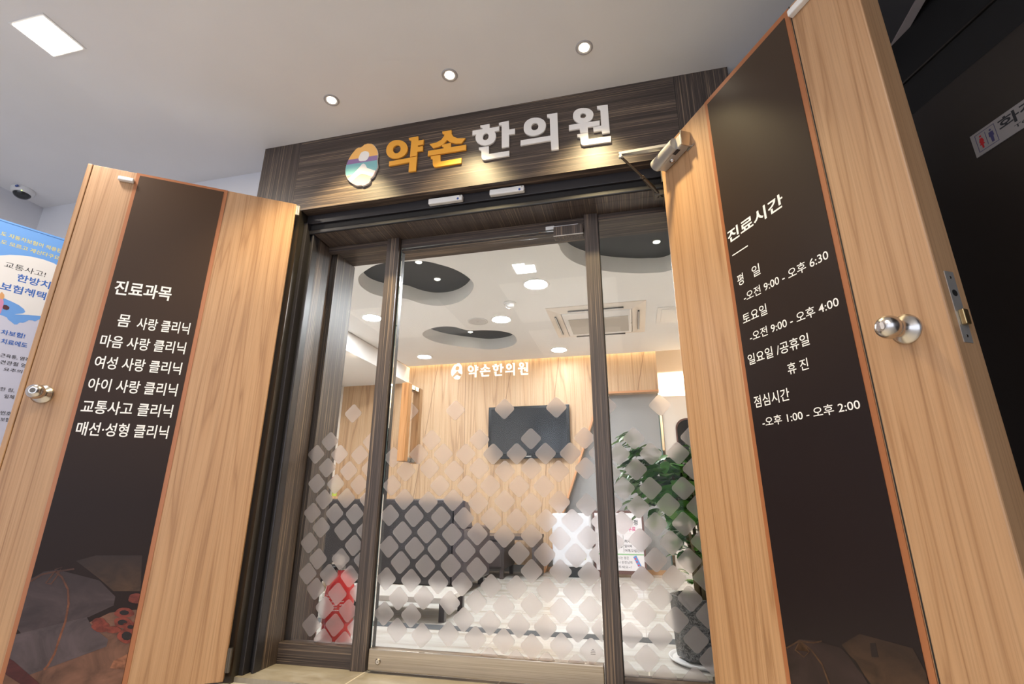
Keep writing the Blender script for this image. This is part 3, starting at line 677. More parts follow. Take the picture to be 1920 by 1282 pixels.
row('-오후 1:00 - 오후 2:00', (458, 1122), (1010, 1020), (1005, 955))
# dim print at the foot
q7 = (1280, 854, 2.995)
def prr(pts, m, nm, out):
    p = clip_rect(pxs(RP, pts, *q7), 0.3435, 0.7345, 0.001, 9)
    if len(p) > 2: flat_on(RP, p, m, gr_, nm, out, False, 0.0002)
prr([(560,1110),(660,1030),(760,1040),(900,1080),(1000,1200),(1060,1300),(560,1300)], M['prd_paper'], 'printed_paper_packet', 0.0042)
prr([(900,1060),(1000,1000),(1300,1080),(1420,1300),(1080,1300),(990,1180)], M['prd_herb'], 'printed_herbs', 0.0044)
prr([(1060,1050),(1090,1050),(1110,1130),(1070,1130)], M['prd_dark'], 'printed_herb_hole', 0.0047)
prr([(930,1110),(980,1150),(1040,1250),(1000,1210)], M['prd_dark'], 'printed_herb_hole', 0.0047)
prr(stroke([(590,1080),(660,1040),(740,1050),(790,1040)], 9), M['prd_string'], 'printed_string', 0.0046)
prr(stroke([(665,1040),(730,1090),(790,1170),(835,1290)], 9), M['prd_string'], 'printed_string', 0.0048)
prr(stroke([(665,1040),(640,1090),(690,1130),(720,1100),(670,1040)], 7), M['prd_string'], 'printed_string', 0.0050)
knob(RP, 0.864, 1.093, d3, True, 1.0)
u_, z_ = RP.hit(1502, 12)
obj('door_stop', G().box((u_-0.035, -0.022, z_-0.012), (u_+0.035, 0, z_+0.012)), M['white'], d3, world=False, bevel=0.004)
lp = obj('latch_plate', G().box((0.958, 0.022, 1.035), (0.9595, 0.050, 1.205)), M['alu'], d3, world=False)
obj('latch_bolt', G().box((0.9595, 0.028, 1.075), (0.971, 0.044, 1.110)), M['gold'], lp, world=False, bevel=0.002)
for z in (1.050, 1.190): obj('screw', G().lathe([(0, 0.0035), (0.0008, 0.003)], RP.w(0.9595, z, -0.036), RP.u, 12), M['darkmetal'], lp)
obj('deadbolt_hole', G().lathe([(0, 0.008), (0.0004, 0.008)], RP.w(0.9595, 1.152, -0.036), RP.u, 20), M['black'], lp)
for z in (2.10, 0.05): obj('hinge', G().rod((-0.012, 0.012, z), (-0.012, 0.012, z+0.09), 0.008).box((-0.012, 0.006, z), (0, 0.012, z+0.09)), M['darkmetal'], d3, world=False)
# door closer
cz = 2.118
dc = obj('door_closer', G().box((0.035, -0.046, cz), (0.215, -0.0005, cz+0.058)), M['alu'], d3, world=False, bevel=0.006)
obj('closer_tube', G().rod((0.028, -0.046, cz+0.029), (0.180, -0.046, cz+0.029), 0.0285, seg=28), M['alu'], dc, world=False)
obj('end_bracket', G().box((0.2155, -0.05, cz-0.004), (0.222, -0.0005, cz+0.066)).box((0.19, -0.004, cz-0.008), (0.24, -0.0003, cz-0.001)), M['chrome'], dc, world=False, bevel=0.001)
obj('pinion_cap', G().lathe([(0, 0.011), (0.006, 0.011), (0.007, 0.007), (0.011, 0.006)], RP.w(0.115, cz, 0.024), (0, 0, -1), 24), M['chrome'], dc)
obj('name_plate', G().box((0.150, -0.0466, cz-0.0008), (0.185, -0.030, cz-0.0001)), M['ink'], dc, world=False)
sp0 = RP.w(0.115, cz+0.066, 0.028); el = onZ(1164, 291, cz+0.072); 
d_ = (el-sp0).normalized(); nn = Vector((-d_.y, d_.x, 0))
g = G().prism([sp0-nn*0.013-d_*0.01, sp0+nn*0.013-d_*0.01, el+nn*0.009+d_*0.008, el-nn*0.009+d_*0.008], (0, 0, 0.013)).lathe([(0, 0.010), (0.012, 0.010), (0.014, 0.006), (0.024, 0.007), (0.026, 0.010), (0.03, 0.006)], el-Vector((0, 0, 0.014)), (0, 0, 1), 20)
obj('closer_arm', g, M['alu'], dc)
br = onY(1240, 366, 2.125)
br = Vector((br.x-0.004, 2.125, br.z)); mid = el.lerp(br, 0.52)
obj('closer_rod', G().rod(el-Vector((0, 0, 0.008)), mid, 0.006).lathe([(0, 0.009), (0.010, 0.009)], mid, br-el, 16).lathe([(0, 0.009), (0.05, 0.012), (0.075, 0.010)], mid+(br-el)*0.05, br-el, 4), M['darkmetal'], dc)
obj('frame_shoe', G().box((br.x-0.03, 2.10, br.z-0.012), (br.x+0.03, 2.1415, br.z+0.012)).lathe([(0, 0.014), (0.02, 0.014)], br-Vector((0, 0, 0.016)), (0, 0, 1), 16).rod(br+Vector((-0.0, -0.01, -0.01)), mid+(br-el)*0.2, 0.008), M['darkmetal'], dc, bevel=0.002)

# ================================================================== LOBBY CEILING FITTINGS
def downlight(x, y, z, r, ring, lamp, lab, grp, name='ceiling_downlight', rs=1.3):
    t_ = thing(name, lab, 'ceiling light', (x, y, z), group=grp)
    obj('trim_ring', G().lathe([(0, r*rs), (0.003, r*rs*.97), (0.005, r*rs*.90), (0.0025, r*(rs*.3+.7)), (0.0005, r)], (x, y, z), (0, 0, -1), 36, False), ring, t_)
    obj('lamp', G().lathe([(0, r), (0.0016, r*0.98)], (x, y, z-0.0002), (0, 0, -1), 36), lamp, t_)
    return t_
L3 = ['recessed spotlight above the round emblem, leftmost over the sign', 'recessed spotlight over the middle of the sign', 'recessed spotlight over the right end of the sign']
for (x, y), l in zip(SPOTS, L3): downlight(x, y, CZ, 0.023, M['ring'], M['lamp_warm'], l, 'recessed spotlights over the sign', rs=1.75)
t_ = thing('ceiling_panel_light', 'square glowing panel light in the lobby ceiling', 'ceiling light', (-2.446, 1.2, CZ))
obj('frame', G().box((-2.546, 1.105, CZ-0.004), (-2.346, 1.290, CZ-0.0002)), M['white'], t_, bevel=0.001)
obj('diffuser', G().box((-2.534, 1.115, CZ-0.006), (-2.360, 1.282, CZ-0.0042)), M['lamp_panel'], t_)
c = thing('security_camera', 'white dome security camera on the lobby ceiling above the banner', 'camera', (-3.89, 2.06, CZ))
obj('housing', G().lathe([(0, 0.062), (0.006, 0.064), (0.028, 0.060), (0.034, 0.052), (0.034, 0.046)], (-3.89, 2.06, CZ), (0, 0, -1), 40, False), M['white'], c)
obj('dome', G().lathe([(0, 0.047), (0.012, 0.045), (0.024, 0.036), (0.032, 0.022), (0.036, 0.004)], (-3.89, 2.06, CZ-0.03), (0, 0, -1), 32), mat('smoked_dome', (0.03, 0.032, 0.035), 0.12), c)
obj('status_light', G().lathe([(0, 0.003), (0.002, 0.002)], (-3.845, 2.028, CZ-0.033), (0.6, -0.5, -0.5), 8), M['led'], c)
obj('blue_label', G().box((-3.862, 1.9955, CZ-0.020), (-3.842, 2.004, CZ-0.010)), M['blue'], c)

# ================================================================== BANNER AT THE LEFT
BP = Plane((-2.80, 1.44, 0), math.atan2(0.92, 0.40))
bn = thing('standing_banner', 'blue and white insurance banner standing behind the left door leaf', 'banner', BP.o, BP.ang)
bz = 1.95
obj('banner_sheet', G().box((-0.42, 0, 0.03), (0.42, 0.004, bz)), M['poster_white'], bn, world=False)
sky = pxs(BP, [(-150,360),(0,412),(118,448),(115,560),(118,570)])
topz = bz-0.0005
def bflat(pts, m, nm, out): 
    p = clip_rect(pxs(BP, pts), -0.419, 0.419, 0.04, topz)
    if len(p) > 2: return flat_on(BP, p, m, bn, nm, out, False, 0.0002)
c4 = lambda pts: [(x/5.574, 400+y/5.574) for x, y in pts]
cloudtop = [(0,1060),(30,1068),(70,1085),(85,1110),(120,1135),(150,1160),(180,1160),(205,1140),(240,1142),(265,1135),(300,1115),(340,1118),(365,1128),(400,1110),(430,1105),(600,1090)]
bflat(c4([(-600,-300),(900,100),(800,1200)]+cloudtop[::-1]+[(-300,1040),(-600,1000)]), M['poster_blue'], 'printed_sky', 0.0002)
bflat(c4([(-300,520),(-100,460),(0,440),(100,433),(200,437),(330,452),(450,480),(560,520),(700,600),(700,1090),(420,1072),(290,1060),(150,1055),(240,1045),(265,1030),(250,1000),(200,960),(130,925),(50,890),(-100,850),(-300,800)]), M['print_white'], 'printed_speech_bubble', 0.0005)
bflat(c4([(5,830),(20,820),(45,850),(45,880),(30,900),(5,895),(-15,870)]), M['skin'], 'printed_hand', 0.0008)
bflat(c4([(5,895),(32,900),(40,930),(28,980),(5,1045),(-40,1060),(-40,900)]), M['pink'], 'printed_sleeve', 0.0008)
bflat(c4([(38,955),(70,958),(98,980),(95,1000),(70,1010),(35,1000),(25,985)]), M['brownshoe'], 'printed_shoe', 0.0007)
def btx(body, bl, tr, m, bold=0.0, f=lambda x, y: (x/5.574, 400+y/5.574)):
    """bl: foot of the first glyph, tr: foot of the last glyph, height from pixel rise h"""
    (a, b, h) = (bl, tr, None)
    u0, z0 = BP.hit(*f(*bl[:2])); u1, z1 = BP.hit(*f(*tr[:2])); _, zt = BP.hit(*f(bl[0], bl[1]-bl[2])); z = (z0+z1)/2
    text_on(BP, body, (u0, z, u1, z+(zt-z0)), m, bn, out=0.0009, bold=bold)
btx('도 자동차보험이 적용된', (0, 235, 48), (640, 410), M['poster_yellow'], 0.015)
btx('도 모르고 계신다구요?', (0, 322, 46), (640, 488), M['poster_yellow'], 0.015)
btx('교통사고!', (38, 565, 65), (470, 665), M['ink'], 0.0)
btx('한방치료', (162, 715, 85), (640, 815), M['poster_text_blue'], 0.02)
btx('보험혜택이', (-10, 800, 90), (580, 930), M['poster_text_blue'], 0.02)
g5 = lambda x, y: (x/5.574, 600+y/5.574)
btx('차보험!', (0, 150, 55), (255, 190), M['poster_text_blue'], 0.02, g5)
btx('치료에도', (0, 245, 55), (278, 288), M['poster_text_blue'], 0.02, g5)
btx('근육통, 염좌', (-5, 390, 42), (310, 430), M['ink'], 0.005, g5)
btx('견관절 염', (-5, 455, 42), (265, 495), M['ink'], 0.005, g5)
btx('요추의', (30, 530, 38), (225, 555), M['ink'], 0.005, g5)
btx('한 침,', (-5, 735, 42), (145, 760), M['ink'], 0.005, g5)
btx('일체', (38, 815, 42), (140, 825), M['ink'], 0.005, g5)
btx('번호', (0, 985, 42), (110, 1000), M['ink'], 0.005, g5)
btx('보험', (0, 1055, 42), (90, 1065), M['ink'], 0.005, g5)
obj('banner_base', G().box((-0.43, -0.05, -0.02), (0.43, 0.06, 0.03)), M['alu'], bn, world=False, bevel=0.01)
obj('top_rail', G().box((-0.425, -0.002, bz-0.002), (0.425, 0.008, bz+0.006)), M['poster_blue'], bn, world=False)
obj('support_pole', G().rod((0, 0.02, 0.02), (0, 0.02, bz), 0.008), M['alu'], bn, world=False)

# ================================================================== RIGHT SIDE: DARK CORRIDOR
struct('wall_right', G().box((1.62, -3.5, -0.02), (1.75, 2.9, CZ+0.5)), M['dark'], 'dark wall of the side corridor at the right edge', 'wall')
struct('wall_back', G().box((1.0, 2.75, -0.02), (1.75, 2.9, CZ+0.5)), M['dark'], 'dark end wall of the side corridor', 'wall')
struct('floor', G().box((1.0, 2.10, -0.12), (1.75, 2.9, -0.02)), M['floor_out'], 'grey tiled floor of the side corridor', 'floor')
struct('ceiling', G().box((1.3125, -3.5, CZ+0.03), (1.75, 2.9, CZ+0.15)), M['dark'], 'dark corridor ceiling beyond the metal trim', 'ceiling')
struct('ceiling', G().box((1.02, -3.5, CZ), (1.274, 2.40, CZ+0.12)), M['ceil_shaded'], 'rough plaster ceiling strip coloured dark for shade, beside the metal trim', 'ceiling')
struct('trim_11', G().box((1.356, -0.6, CZ-0.002), (1.368, 2.4, CZ+0.029)), M['paletrim'], 'thin pale strip along the dark corridor ceiling', 'ceiling trim')
struct('trim_8', G().box((1.275, -0.6, CZ-0.006), (1.312, 2.4, CZ+0.15)), M['paletrim'], 'pale metal trim where lobby ceiling meets the dark corridor', 'ceiling trim')
TP = Plane((1.30, 1.893, 0), math.radians(-69.5))
d4 = thing('door_4', 'dark brown toilet door at the right edge of the lobby', 'door', TP.o, TP.ang, kind='structure')
obj('leaf', G().box((-0.42, 0.0, 0.0), (0.42, 0.04, 2.262)), M['dark'], d4, world=False, bevel=0.003)
obj('door_head', G().box((-0.46, 0.06, 2.275), (0.46, 0.10, CZ+0.02)), M['black'], d4, world=False)
obj('head_strip', G().box((-0.46, 0.05, 2.47), (0.46, 0.059, 2.478)), M['darkmetal'], d4, world=False)
su0, sz0_ = TP.hit(1836, 295); su0, sz1_ = TP.hit(1820, 257); 
ts = thing('toilet_sign', 'white restroom sign on the dark door at the right edge', 'sign', TP.w(0, sz0_), TP.ang)
obj('sign_plate', G().box((0.0, -0.004, 0), (0.30, -0.0002, sz1_-sz0_)), M['signplate_shaded'], ts, world=False, bevel=0.0006)
def tz(pts): return [TP.hit(1780+x/10.69, 200+y/10.69) for x, y in pts]
def tflat(pts, m, nm, out=0.0042): flat_on(TP, tz(pts), m, ts, nm, out, False, 0.0002)
a_, b_, c_, d__ = TP.hit(1780+520/10.69, 200+600/10.69), TP.hit(1780+645/10.69, 200+915/10.69), TP.hit(1780+1025/10.69, 200+665/10.69), TP.hit(1780+900/10.69, 200+335/10.69)
u0, u1 = a_[0], c_[0]; z0, z1 = b_[1], a_[1]
flat_on(TP, [[(u0, z0), (u1, z0), (u1, z1), (u0, z1)], [(u0+.0018, z0+.0018), (u1-.0018, z0+.0018), (u1-.0018, z1-.0018), (u0+.0018, z1-.0018)]], M['navy'], ts, 'pictogram_frame', 0.0042, False, 0.0002)
um = (u0+u1)/2; H = z1-z0
flat_on(TP, [(um-.0009, z0+H*.16), (um+.0009, z0+H*.16), (um+.0009, z1-H*.12), (um-.0009, z1-H*.12)], M['navy'], ts, 'divider_line', 0.0042, False, 0.0002)
def figure(cx, m, nm, skirt):
    w = (u1-u0)*0.13
    hd = [(cx+w*.42*math.cos(j*.52), z0+H*.80+w*.42*math.sin(j*.52)) for j in range(12)]
    if skirt: bd = [(cx-w*.5, z0+H*.70), (cx+w*.5, z0+H*.70), (cx+w, z0+H*.48), (cx+w*.6, z0+H*.46), (cx+w*.95, z0+H*.32), (cx+w*.35, z0+H*.32), (cx+w*.35, z0+H*.12), (cx-w*.35, z0+H*.12), (cx-w*.35, z0+H*.32), (cx-w*.95, z0+H*.32), (cx-w*.6, z0+H*.46), (cx-w, z0+H*.48)]
    else: bd = [(cx-w*.8, z0+H*.70), (cx+w*.8, z0+H*.70), (cx+w, z0+H*.44), (cx+w*.6, z0+H*.44), (cx+w*.45, z0+H*.12), (cx-w*.45, z0+H*.12), (cx-w*.6, z0+H*.44), (cx-w, z0+H*.44)]
    flat_on(TP, hd, m, ts, nm, 0.0042, False, 0.0002); flat_on(TP, bd, m, ts, nm, 0.0042, False, 0.0002)
figure(u0+(u1-u0)*.25, M['frame_dark_red'], 'woman_pictogram', True); figure(u0+(u1-u0)*.75, M['navy'], 'man_pictogram', False)
ux = u1+0.010
text_on(TP, '화장실', (ux, z0+H*.34, ux+0.20, z1), M['ink'], ts, out=0.0042, bold=0.02)
text_on(TP, 'TOILET', (ux+0.042, z0+H*.04, ux+0.16, z0+H*.20), M['ink'], ts, out=0.0042, bold=0.01)

# ================================================================== CLINIC INTERIOR
BY = 5.70
struct('wall_left', G().box((-3.75, 2.40, 0), (-3.61, 7.2, 2.7)), M['wall_in'], 'cream left wall inside the clinic', 'wall')
struct('wall_right', G().box((1.05, 2.40, 0), (1.2, 7.2, 2.7)), M['cream'], 'cream right wall inside the clinic', 'wall')
struct('wall_back', G().box((-3.75, 7.05, 0), (1.2, 7.2, 2.7)), M['wall_in'], 'far wall behind the wooden feature wall', 'wall')
struct('wall_front', G().box((-3.75, 2.402, 0), (-1.76, 2.5, 2.7)).box((0.335, 2.402, 0), (1.2, 2.5, 2.7)).box((-1.76, 2.402, 2.225), (0.335, 2.5, 2.7)), M['wall_in'], 'inner face of the entrance wall', 'wall')
# ceiling with recesses
def ip(pts): return [tuple(onZ(x, y, IZ)[:2]) for x, y in pts]
blobA = ip([(671.7,522.5),(686,507),(713,494.5),(763,490),(794,489.5),(825,496),(857,507),(885,527),(888,537),(873,558),(848,570),(817,573),(790,569),(761,560),(735,557),(713,555),(686,544)])
blobB = ip([(792,626),(805,617),(832,612),(852,613),(877,619),(911,619),(941,621),(959.6,626),(968,635),(966,644),(951,651),(920,655),(894,653),(852,648),(821,642),(800,634)])
pc = onZ(1195, 430, IZ)
C3 = ip([(1047,458),(1053,471),(1070,487.5),(1097,499),(1130,507),(1170,511),(1212,512),(1255,507)])
blobC = C3 + [(C3[-1][0]+0.16, C3[-1][1]-0.25), (C3[-1][0]+0.10, 2.80), (0.05, 2.68), (-0.25, 2.72), (C3[0][0]-0.02, 2.88)]
rect = [(-2.69, 2.50), (1.05, 2.50), (1.05, 5.62), (-2.69, 5.62)]
vs, fs = curve_mesh([(rect, False), (blobA, True), (blobB, True), (blobC, True)], 0.0)
cg = G().add([(v.x, v.y, IZ) for v in vs], fs)
ce = struct('ceiling', cg, M['ceil_in'], 'white clinic ceiling with curved dark recesses', 'ceiling')
def smooth_loop(pts, n=6):
    out = []; N_ = len(pts)
    for i in range(N_):
        p0, p1, p2, p3 = pts[i-1], pts[i], pts[(i+1) % N_], pts[(i+2) % N_]
        for k in range(n):
            t = k/n; out.append(tuple(0.5*((2*p1[j])+(-p0[j]+p2[j])*t+(2*p0[j]-5*p1[j]+4*p2[j]-p3[j])*t*t+(-p0[j]+3*p1[j]-3*p2[j]+p3[j])*t**3) for j in (0, 1)))
    return out
for bl in (blobA, blobB, blobC):
    L = smooth_loop(bl); n = len(L)
    cxm = (sum(p[0] for p in L)/n, sum(p[1] for p in L)/n)
    gro = lambda p, s: (cxm[0]+(p[0]-cxm[0])*s, cxm[1]+(p[1]-cxm[1])*s)
    g = G().add([(*gro(p, 1.006), IZ+0.0005) for p in L]+[(*gro(p, 1.006), IZ+0.125) for p in L], [(i, (i+1) % n, (i+1) % n+n, i+n) for i in range(n)], True)
    obj('recess_side', g, M['ceil_in'], ce)
    obj('recess_top', G().prism([(*gro(p, 1.03), IZ+0.125) for p in L], (0, 0, 0.01)), M['cove_dark'], ce)
struct('ceiling', G().box((-3.75, 2.40, 2.60), (1.2, 7.2, 2.72)), M['ceil_in'], 'upper slab above the suspended clinic ceiling', 'ceiling')
struct('ceiling', G().box((-3.61, 2.50, 2.135), (-2.70, BY, 2.331)), M['ceil_in'], 'lowered ceiling box along the left clinic wall', 'ceiling')
# wooden feature wall with slanted edge
def bp(x, y): p = onY(x, y, BY); return (p.x, p.z)
e0, e1 = bp(1112, 788), bp(1058.5, 958); sl = (e0[0]-e1[0])/(e0[1]-e1[1])
zb = 1.885; xe = e0[0]+(zb-e0[1])*sl; xb = e1[0]+(0-e1[1])*sl
poly = [(-3.61, 0), (xb, 0), (xe, zb), (0.318, zb), (0.318, 2.60), (-3.61, 2.60)]
fw = thing('wall_back', 'pale oak feature wall with slanted edge behind the television', 'wall', (-1.6, BY, 0), kind='structure')
obj('oak_cladding', G().prism([(x, BY, z) for x, z in poly], (0, 0.10, 0)), M['oak_in'], fw)
g = G()
for (xa, ya, xb_, yb_) in ((818, 700, 775, 930), (873, 690, 868, 900), (958, 690, 912, 960), (1045, 690, 1010, 1000), (1205, 670, 1195, 733)):
    a, b = bp(xa, ya), bp(xb_, yb_); s2 = (a[0]-b[0])/(a[1]-b[1])
    ztop, zbot = (2.45, 0.1) if xa < 1100 else (2.45, 1.90)
    g.prism([(a[0]+(z-a[1])*s2+dx, BY-0.0006, z) for z, dx in ((zbot, 0), (zbot, 0.006), (ztop, 0.006), (ztop, 0))], (0, 0.0005, 0))
obj('panel_joint', g, mat('joint_brown', (0.28, 0.16, 0.09), 0.7), fw)  # panel joints drawn as thin darker brown strips
g = G().prism([(xb-0.02, BY-0.006, 0), (xb, BY-0.006, 0), (xe, BY-0.006, zb), (xe-0.02, BY-0.006, zb)], (0, 0.0055, 0)).box((xe, BY-0.006, zb), (0.318, BY-0.0005, zb+0.022))
obj('edge_strip', g, mat('orange_edge', (0.62, 0.30, 0.14), 0.5), fw)
obj('baseboard', G().box((-3.6, BY-0.01, 0), (xb-0.03, BY-0.0005, 0.07)), mat('grey_baseboard', (0.25, 0.24, 0.23), 0.5), fw)
# partition behind the slanted opening
pt = thing('partition', 'grey glass partition behind the slanted opening', 'partition', (-0.2, 5.83, 0))
obj('panel', G().box((-1.05, 5.83, 0), (0.300, 5.85, 1.95)), M['greyglass'], pt)
obj('glass_edge', G().box((0.3005, 5.825, 0), (0.312, 5.855, 1.95)), M['glassedge'], pt)
obj('bottom_strip', G().box((-1.05, 5.815, 0.0), (0.30, 5.829, 0.045)), mat('warm_strip', (0.65, 0.38, 0.2), 0.5), pt)
struct('wall_side', G().box((0.345, 5.88, 0), (1.05, 5.98, 1.865)), M['cream'], 'cream wall right of the grey partition', 'wall')
struct('trim_9', G().box((0.319, 6.30, 1.3), (1.05, 6.36, 2.6)), M['cream'], 'warmly lit back of the bright alcove', 'alcove')
struct('trim_10', G().box((-1.4, 6.5, 0), (0.345, 6.56, 2.6)), M['wall_in'], 'pale wall behind the partition', 'wall')
q0, q1 = onY(1268, 787, 5.87), onY(1268, 850, 5.87)
mr = thing('wall_mirror', 'dark rounded mirror on the cream wall behind the plant', 'mirror', (q0.x+0.16, 5.88, q1.z-0.35))
rr = []
for cx_, cz_, a0 in ((q0.x+0.42, q0.z-0.11, 0), (q0.x+0.11, q0.z-0.11, 90), (q0.x+0.11, q1.z-0.30, 180), (q0.x+0.42, q1.z-0.30, 270)):
    for j in range(7): a = math.radians(a0+15*j); rr.append((cx_+0.11*math.cos(a), 5.875, cz_+0.11*math.sin(a)))
obj('mirror_glass', G().prism(rr, (0, 0.004, 0)), M['tvb'], mr)
cxr = sum(p[0] for p in rr)/len(rr); czr = sum(p[2] for p in rr)/len(rr)
ring = [(cxr+(p[0]-cxr)*1.06, 5.868, czr+(p[2]-czr)*1.04) for p in rr]; n = len(rr)
obj('mirror_rim', G().add(ring+[(p[0], 5.868, p[2]) for p in rr]+[(p[0], 5.879, p[2]) for p in ring], [(i, (i+1) % n, (i+1) % n+n, i+n) for i in range(n)]+[(i, i+2*n, (i+1) % n+2*n, (i+1) % n) for i in range(n)]), mat('brown_rim', (0.12, 0.06, 0.05), 0.4), mr)

# ---- interior ceiling fittings
LAMPS = [((1005, 533), 0.082, 'large round ceiling light in front of the air conditioner'), ((940, 599), 0.078, 'round ceiling light beside the small curved recess'), ((1048, 656), 0.080, 'round ceiling light behind the air conditioner'),
         ((796, 669), 0.075, 'round ceiling light near the oak feature wall, left of the vinyl name'), ((698, 596), 0.078, 'round ceiling light beside the lowered ceiling box')]
for (px, r, l) in LAMPS:
    p = onZ(*px, IZ); downlight(p.x, p.y, IZ, r, M['white'], M['lamp_white'] if p.y < 5 else M['lamp_far'], l, 'round white clinic ceiling lights', 'round_ceiling_light')
for (px, l) in (((785, 491), 'small spotlight in the left curved recess, nearer the transom'), ((820, 523), 'small spotlight in the left curved recess, farther from the transom'), ((882, 622), 'small spotlight in the small curved recess'), ((1231, 453), 'small spotlight in the large right recess')):
    p = onZ(*px, IZ+0.125); downlight(p.x, p.y, IZ+0.1248, 0.022, M['white'], M['lamp_small'], l, 'small spotlights in the ceiling recesses', 'recess_spotlight')
t_ = thing('square_ceiling_light', 'small bright square light in the clinic ceiling', 'ceiling light', (-0.68, 3.24, IZ))
obj('diffuser', G().prism([(x, y, IZ-0.003) for x, y in ((-0.757, 3.167), (-0.672, 3.167), (-0.674, 3.203), (-0.605, 3.203), (-0.612, 3.318), (-0.755, 3.318))], (0, 0, 0.0025)), emit('square_lamp', (1, 0.98, 0.93), 9), t_)
p = onZ(956, 568, IZ); t_ = thing('smoke_detector', 'small white smoke detector on the clinic ceiling', 'smoke detector', (p.x, p.y, IZ))
obj('base', G().lathe([(0, 0.055), (0.008, 0.055), (0.012, 0.045)], (p.x, p.y, IZ-0.0005), (0, 0, -1), 32), M['white'], t_)
obj('sensor_dome', G().lathe([(0, 0.04), (0.02, 0.037), (0.03, 0.025), (0.032, 0.008)], (p.x, p.y, IZ-0.0127), (0, 0, -1), 32), M['white'], t_)
t_ = thing('ceiling_speaker', 'round flush speaker grille beside the small curved recess', 'speaker', (-1.347, 4.24, IZ))
obj('rim', G().lathe([(0, 0.095), (0.004, 0.094), (0.005, 0.084)], (-1.347, 4.24, IZ-0.0004), (0, 0, -1), 40, False), M['white'], t_)
obj('grille', G().lathe([(0, 0.084), (0.003, 0.083)], (-1.347, 4.24, IZ-0.0006), (0, 0, -1), 40), mat('speaker_grille', (0.62, 0.60, 0.59), 0.6), t_)
obj('badge', G().box((-1.357, 4.236, IZ-0.0045), (-1.337, 4.244, IZ-0.0038)), M['alu'], t_)
# air conditioner
ac = thing('air_conditioner', 'square ceiling cassette air conditioner in the clinic ceiling', 'air conditioner', (-0.24, 4.475, IZ))
x0, x1, y0, y1 = -0.67, 0.19, 4.057, 4.888
AW = mat('ac_plastic', (0.78, 0.70, 0.62), 0.4)
g = G(); o_ = [(x0, y0), (x1, y0), (x1, y1), (x0, y1)]; i_ = [(x0+.12, y0+.10), (x1-.12, y0+.10), (x1-.12, y1-.10), (x0+.12, y1-.10)]
g.add([(*p, IZ-0.006) for p in o_]+[(*p, IZ-0.030) for p in i_]+[(*p, IZ-0.0003) for p in o_], [(i, (i+1) % 4, (i+1) % 4+4, i+4) for i in range(4)]+[(i, i+8, (i+1) % 4+8, (i+1) % 4) for i in range(4)])
obj('outer_frame', g, AW, ac)
obj('centre_panel', G().box((x0+.121, y0+.101, IZ-0.036), (x1-.121, y1-.101, IZ-0.004)), M['white'], ac, bevel=0.02)
gg = obj('intake_grille', G().box((-0.50, 4.30, IZ-0.040), (0.035, 4.72, IZ-0.0365)), mat('ac_grille', (0.52, 0.48, 0.43), 0.6), ac, bevel=0.002)
SL = mat('ac_slot', (0.10, 0.09, 0.085), 0.5)
for a, b in (((x0+.19, y0+.055), (x1-.19, y0+.068)), ((x0+.19, y1-.068), (x1-.19, y1-.055)), ((x0+.055, y0+.17), (x0+.070, y1-.17)), ((x1-.070, y0+.17), (x1-.055, y1-.17))):
    lv = obj('louvre', G().box((*a, IZ-0.033), (*b, IZ-0.022)), SL, ac)
    obj('louvre_flap', G().box((a[0]+.004, a[1]+.003, IZ-0.036), (b[0]-.004, b[1]-.003, IZ-0.0335)), M['white'], lv)
obj('badge', G().box((0.055, 4.5, IZ-0.0385), (0.07, 4.515, IZ-0.0364)), M['alu'], ac)
t_ = thing('access_hatch', 'square white hatch in the clinic ceiling beside the air conditioner', 'hatch', (0.5, 4.46, IZ))
obj('frame', G().box((0.29, 4.26, IZ-0.006), (0.70, 4.67, IZ-0.0003)), M['white'], t_, bevel=0.001)
obj('lid', G().box((0.325, 4.30, IZ-0.009), (0.665, 4.63, IZ-0.0062)), M['white'], t_, bevel=0.001)

# ---- television
a, b = bp(920, 762), bp(1068, 857)
tv = thing('television', 'black flat television on the oak feature wall', 'television', (-1.15, BY-0.03, 1.18))
tx0, tx1, tz0, tz1 = -1.625, -0.678, 1.175, 1.770
obj('body', G().box((tx0, BY-0.075, tz0), (tx1, BY-0.03, tz1)), M['tvb'], tv, bevel=0.004)
obj('screen', G().box((tx0+.035, BY-0.0765, tz0+.055), (tx1-.035, BY-0.0752, tz1-.03)), M['tv'], tv)
obj('logo_bar', G().box((-1.19, BY-0.078, tz0+.02), (-1.12, BY-0.0752, tz0+.028)), M['alu'], tv)
obj('bracket', G().box((-1.3, BY-0.0299, 1.35), (-1.0, BY-0.0002, 1.6)), M['steel'], tv)

# ---- sofa
sf = thing('sofa', 'dark leather sofa seen from behind', 'sofa', (-2.0, 4.45, 0))
obj('backrest', G().box((-2.66, 4.10, 0.07), (-1.47, 4.28, 0.73)), M['sofa'], sf, bevel=0.035)
obj('seat', G().box((-2.66, 4.281, 0.07), (-1.47, 4.86, 0.36)), M['sofa'], sf, bevel=0.03)
for xa, xb_ in ((-1.469, -1.375), (-2.755, -2.661)): obj('armrest', G().box((xa, 4.10, 0.07), (xb_, 4.88, 0.50)).prism([(xa, 4.10, 0.5), (xa, 4.10, 0.72), (xa, 4.24, 0.70), (xa, 4.34, 0.5)], (xb_-xa, 0, 0)), M['sofa_side'], sf, bevel=0.012)
for x in (-2.68, -1.43):
    for y in (4.15, 4.80): obj('leg', G().box((x-0.025, y-0.025, 0), (x+0.025, y+0.025, 0.0699)), M['sofa'], sf)
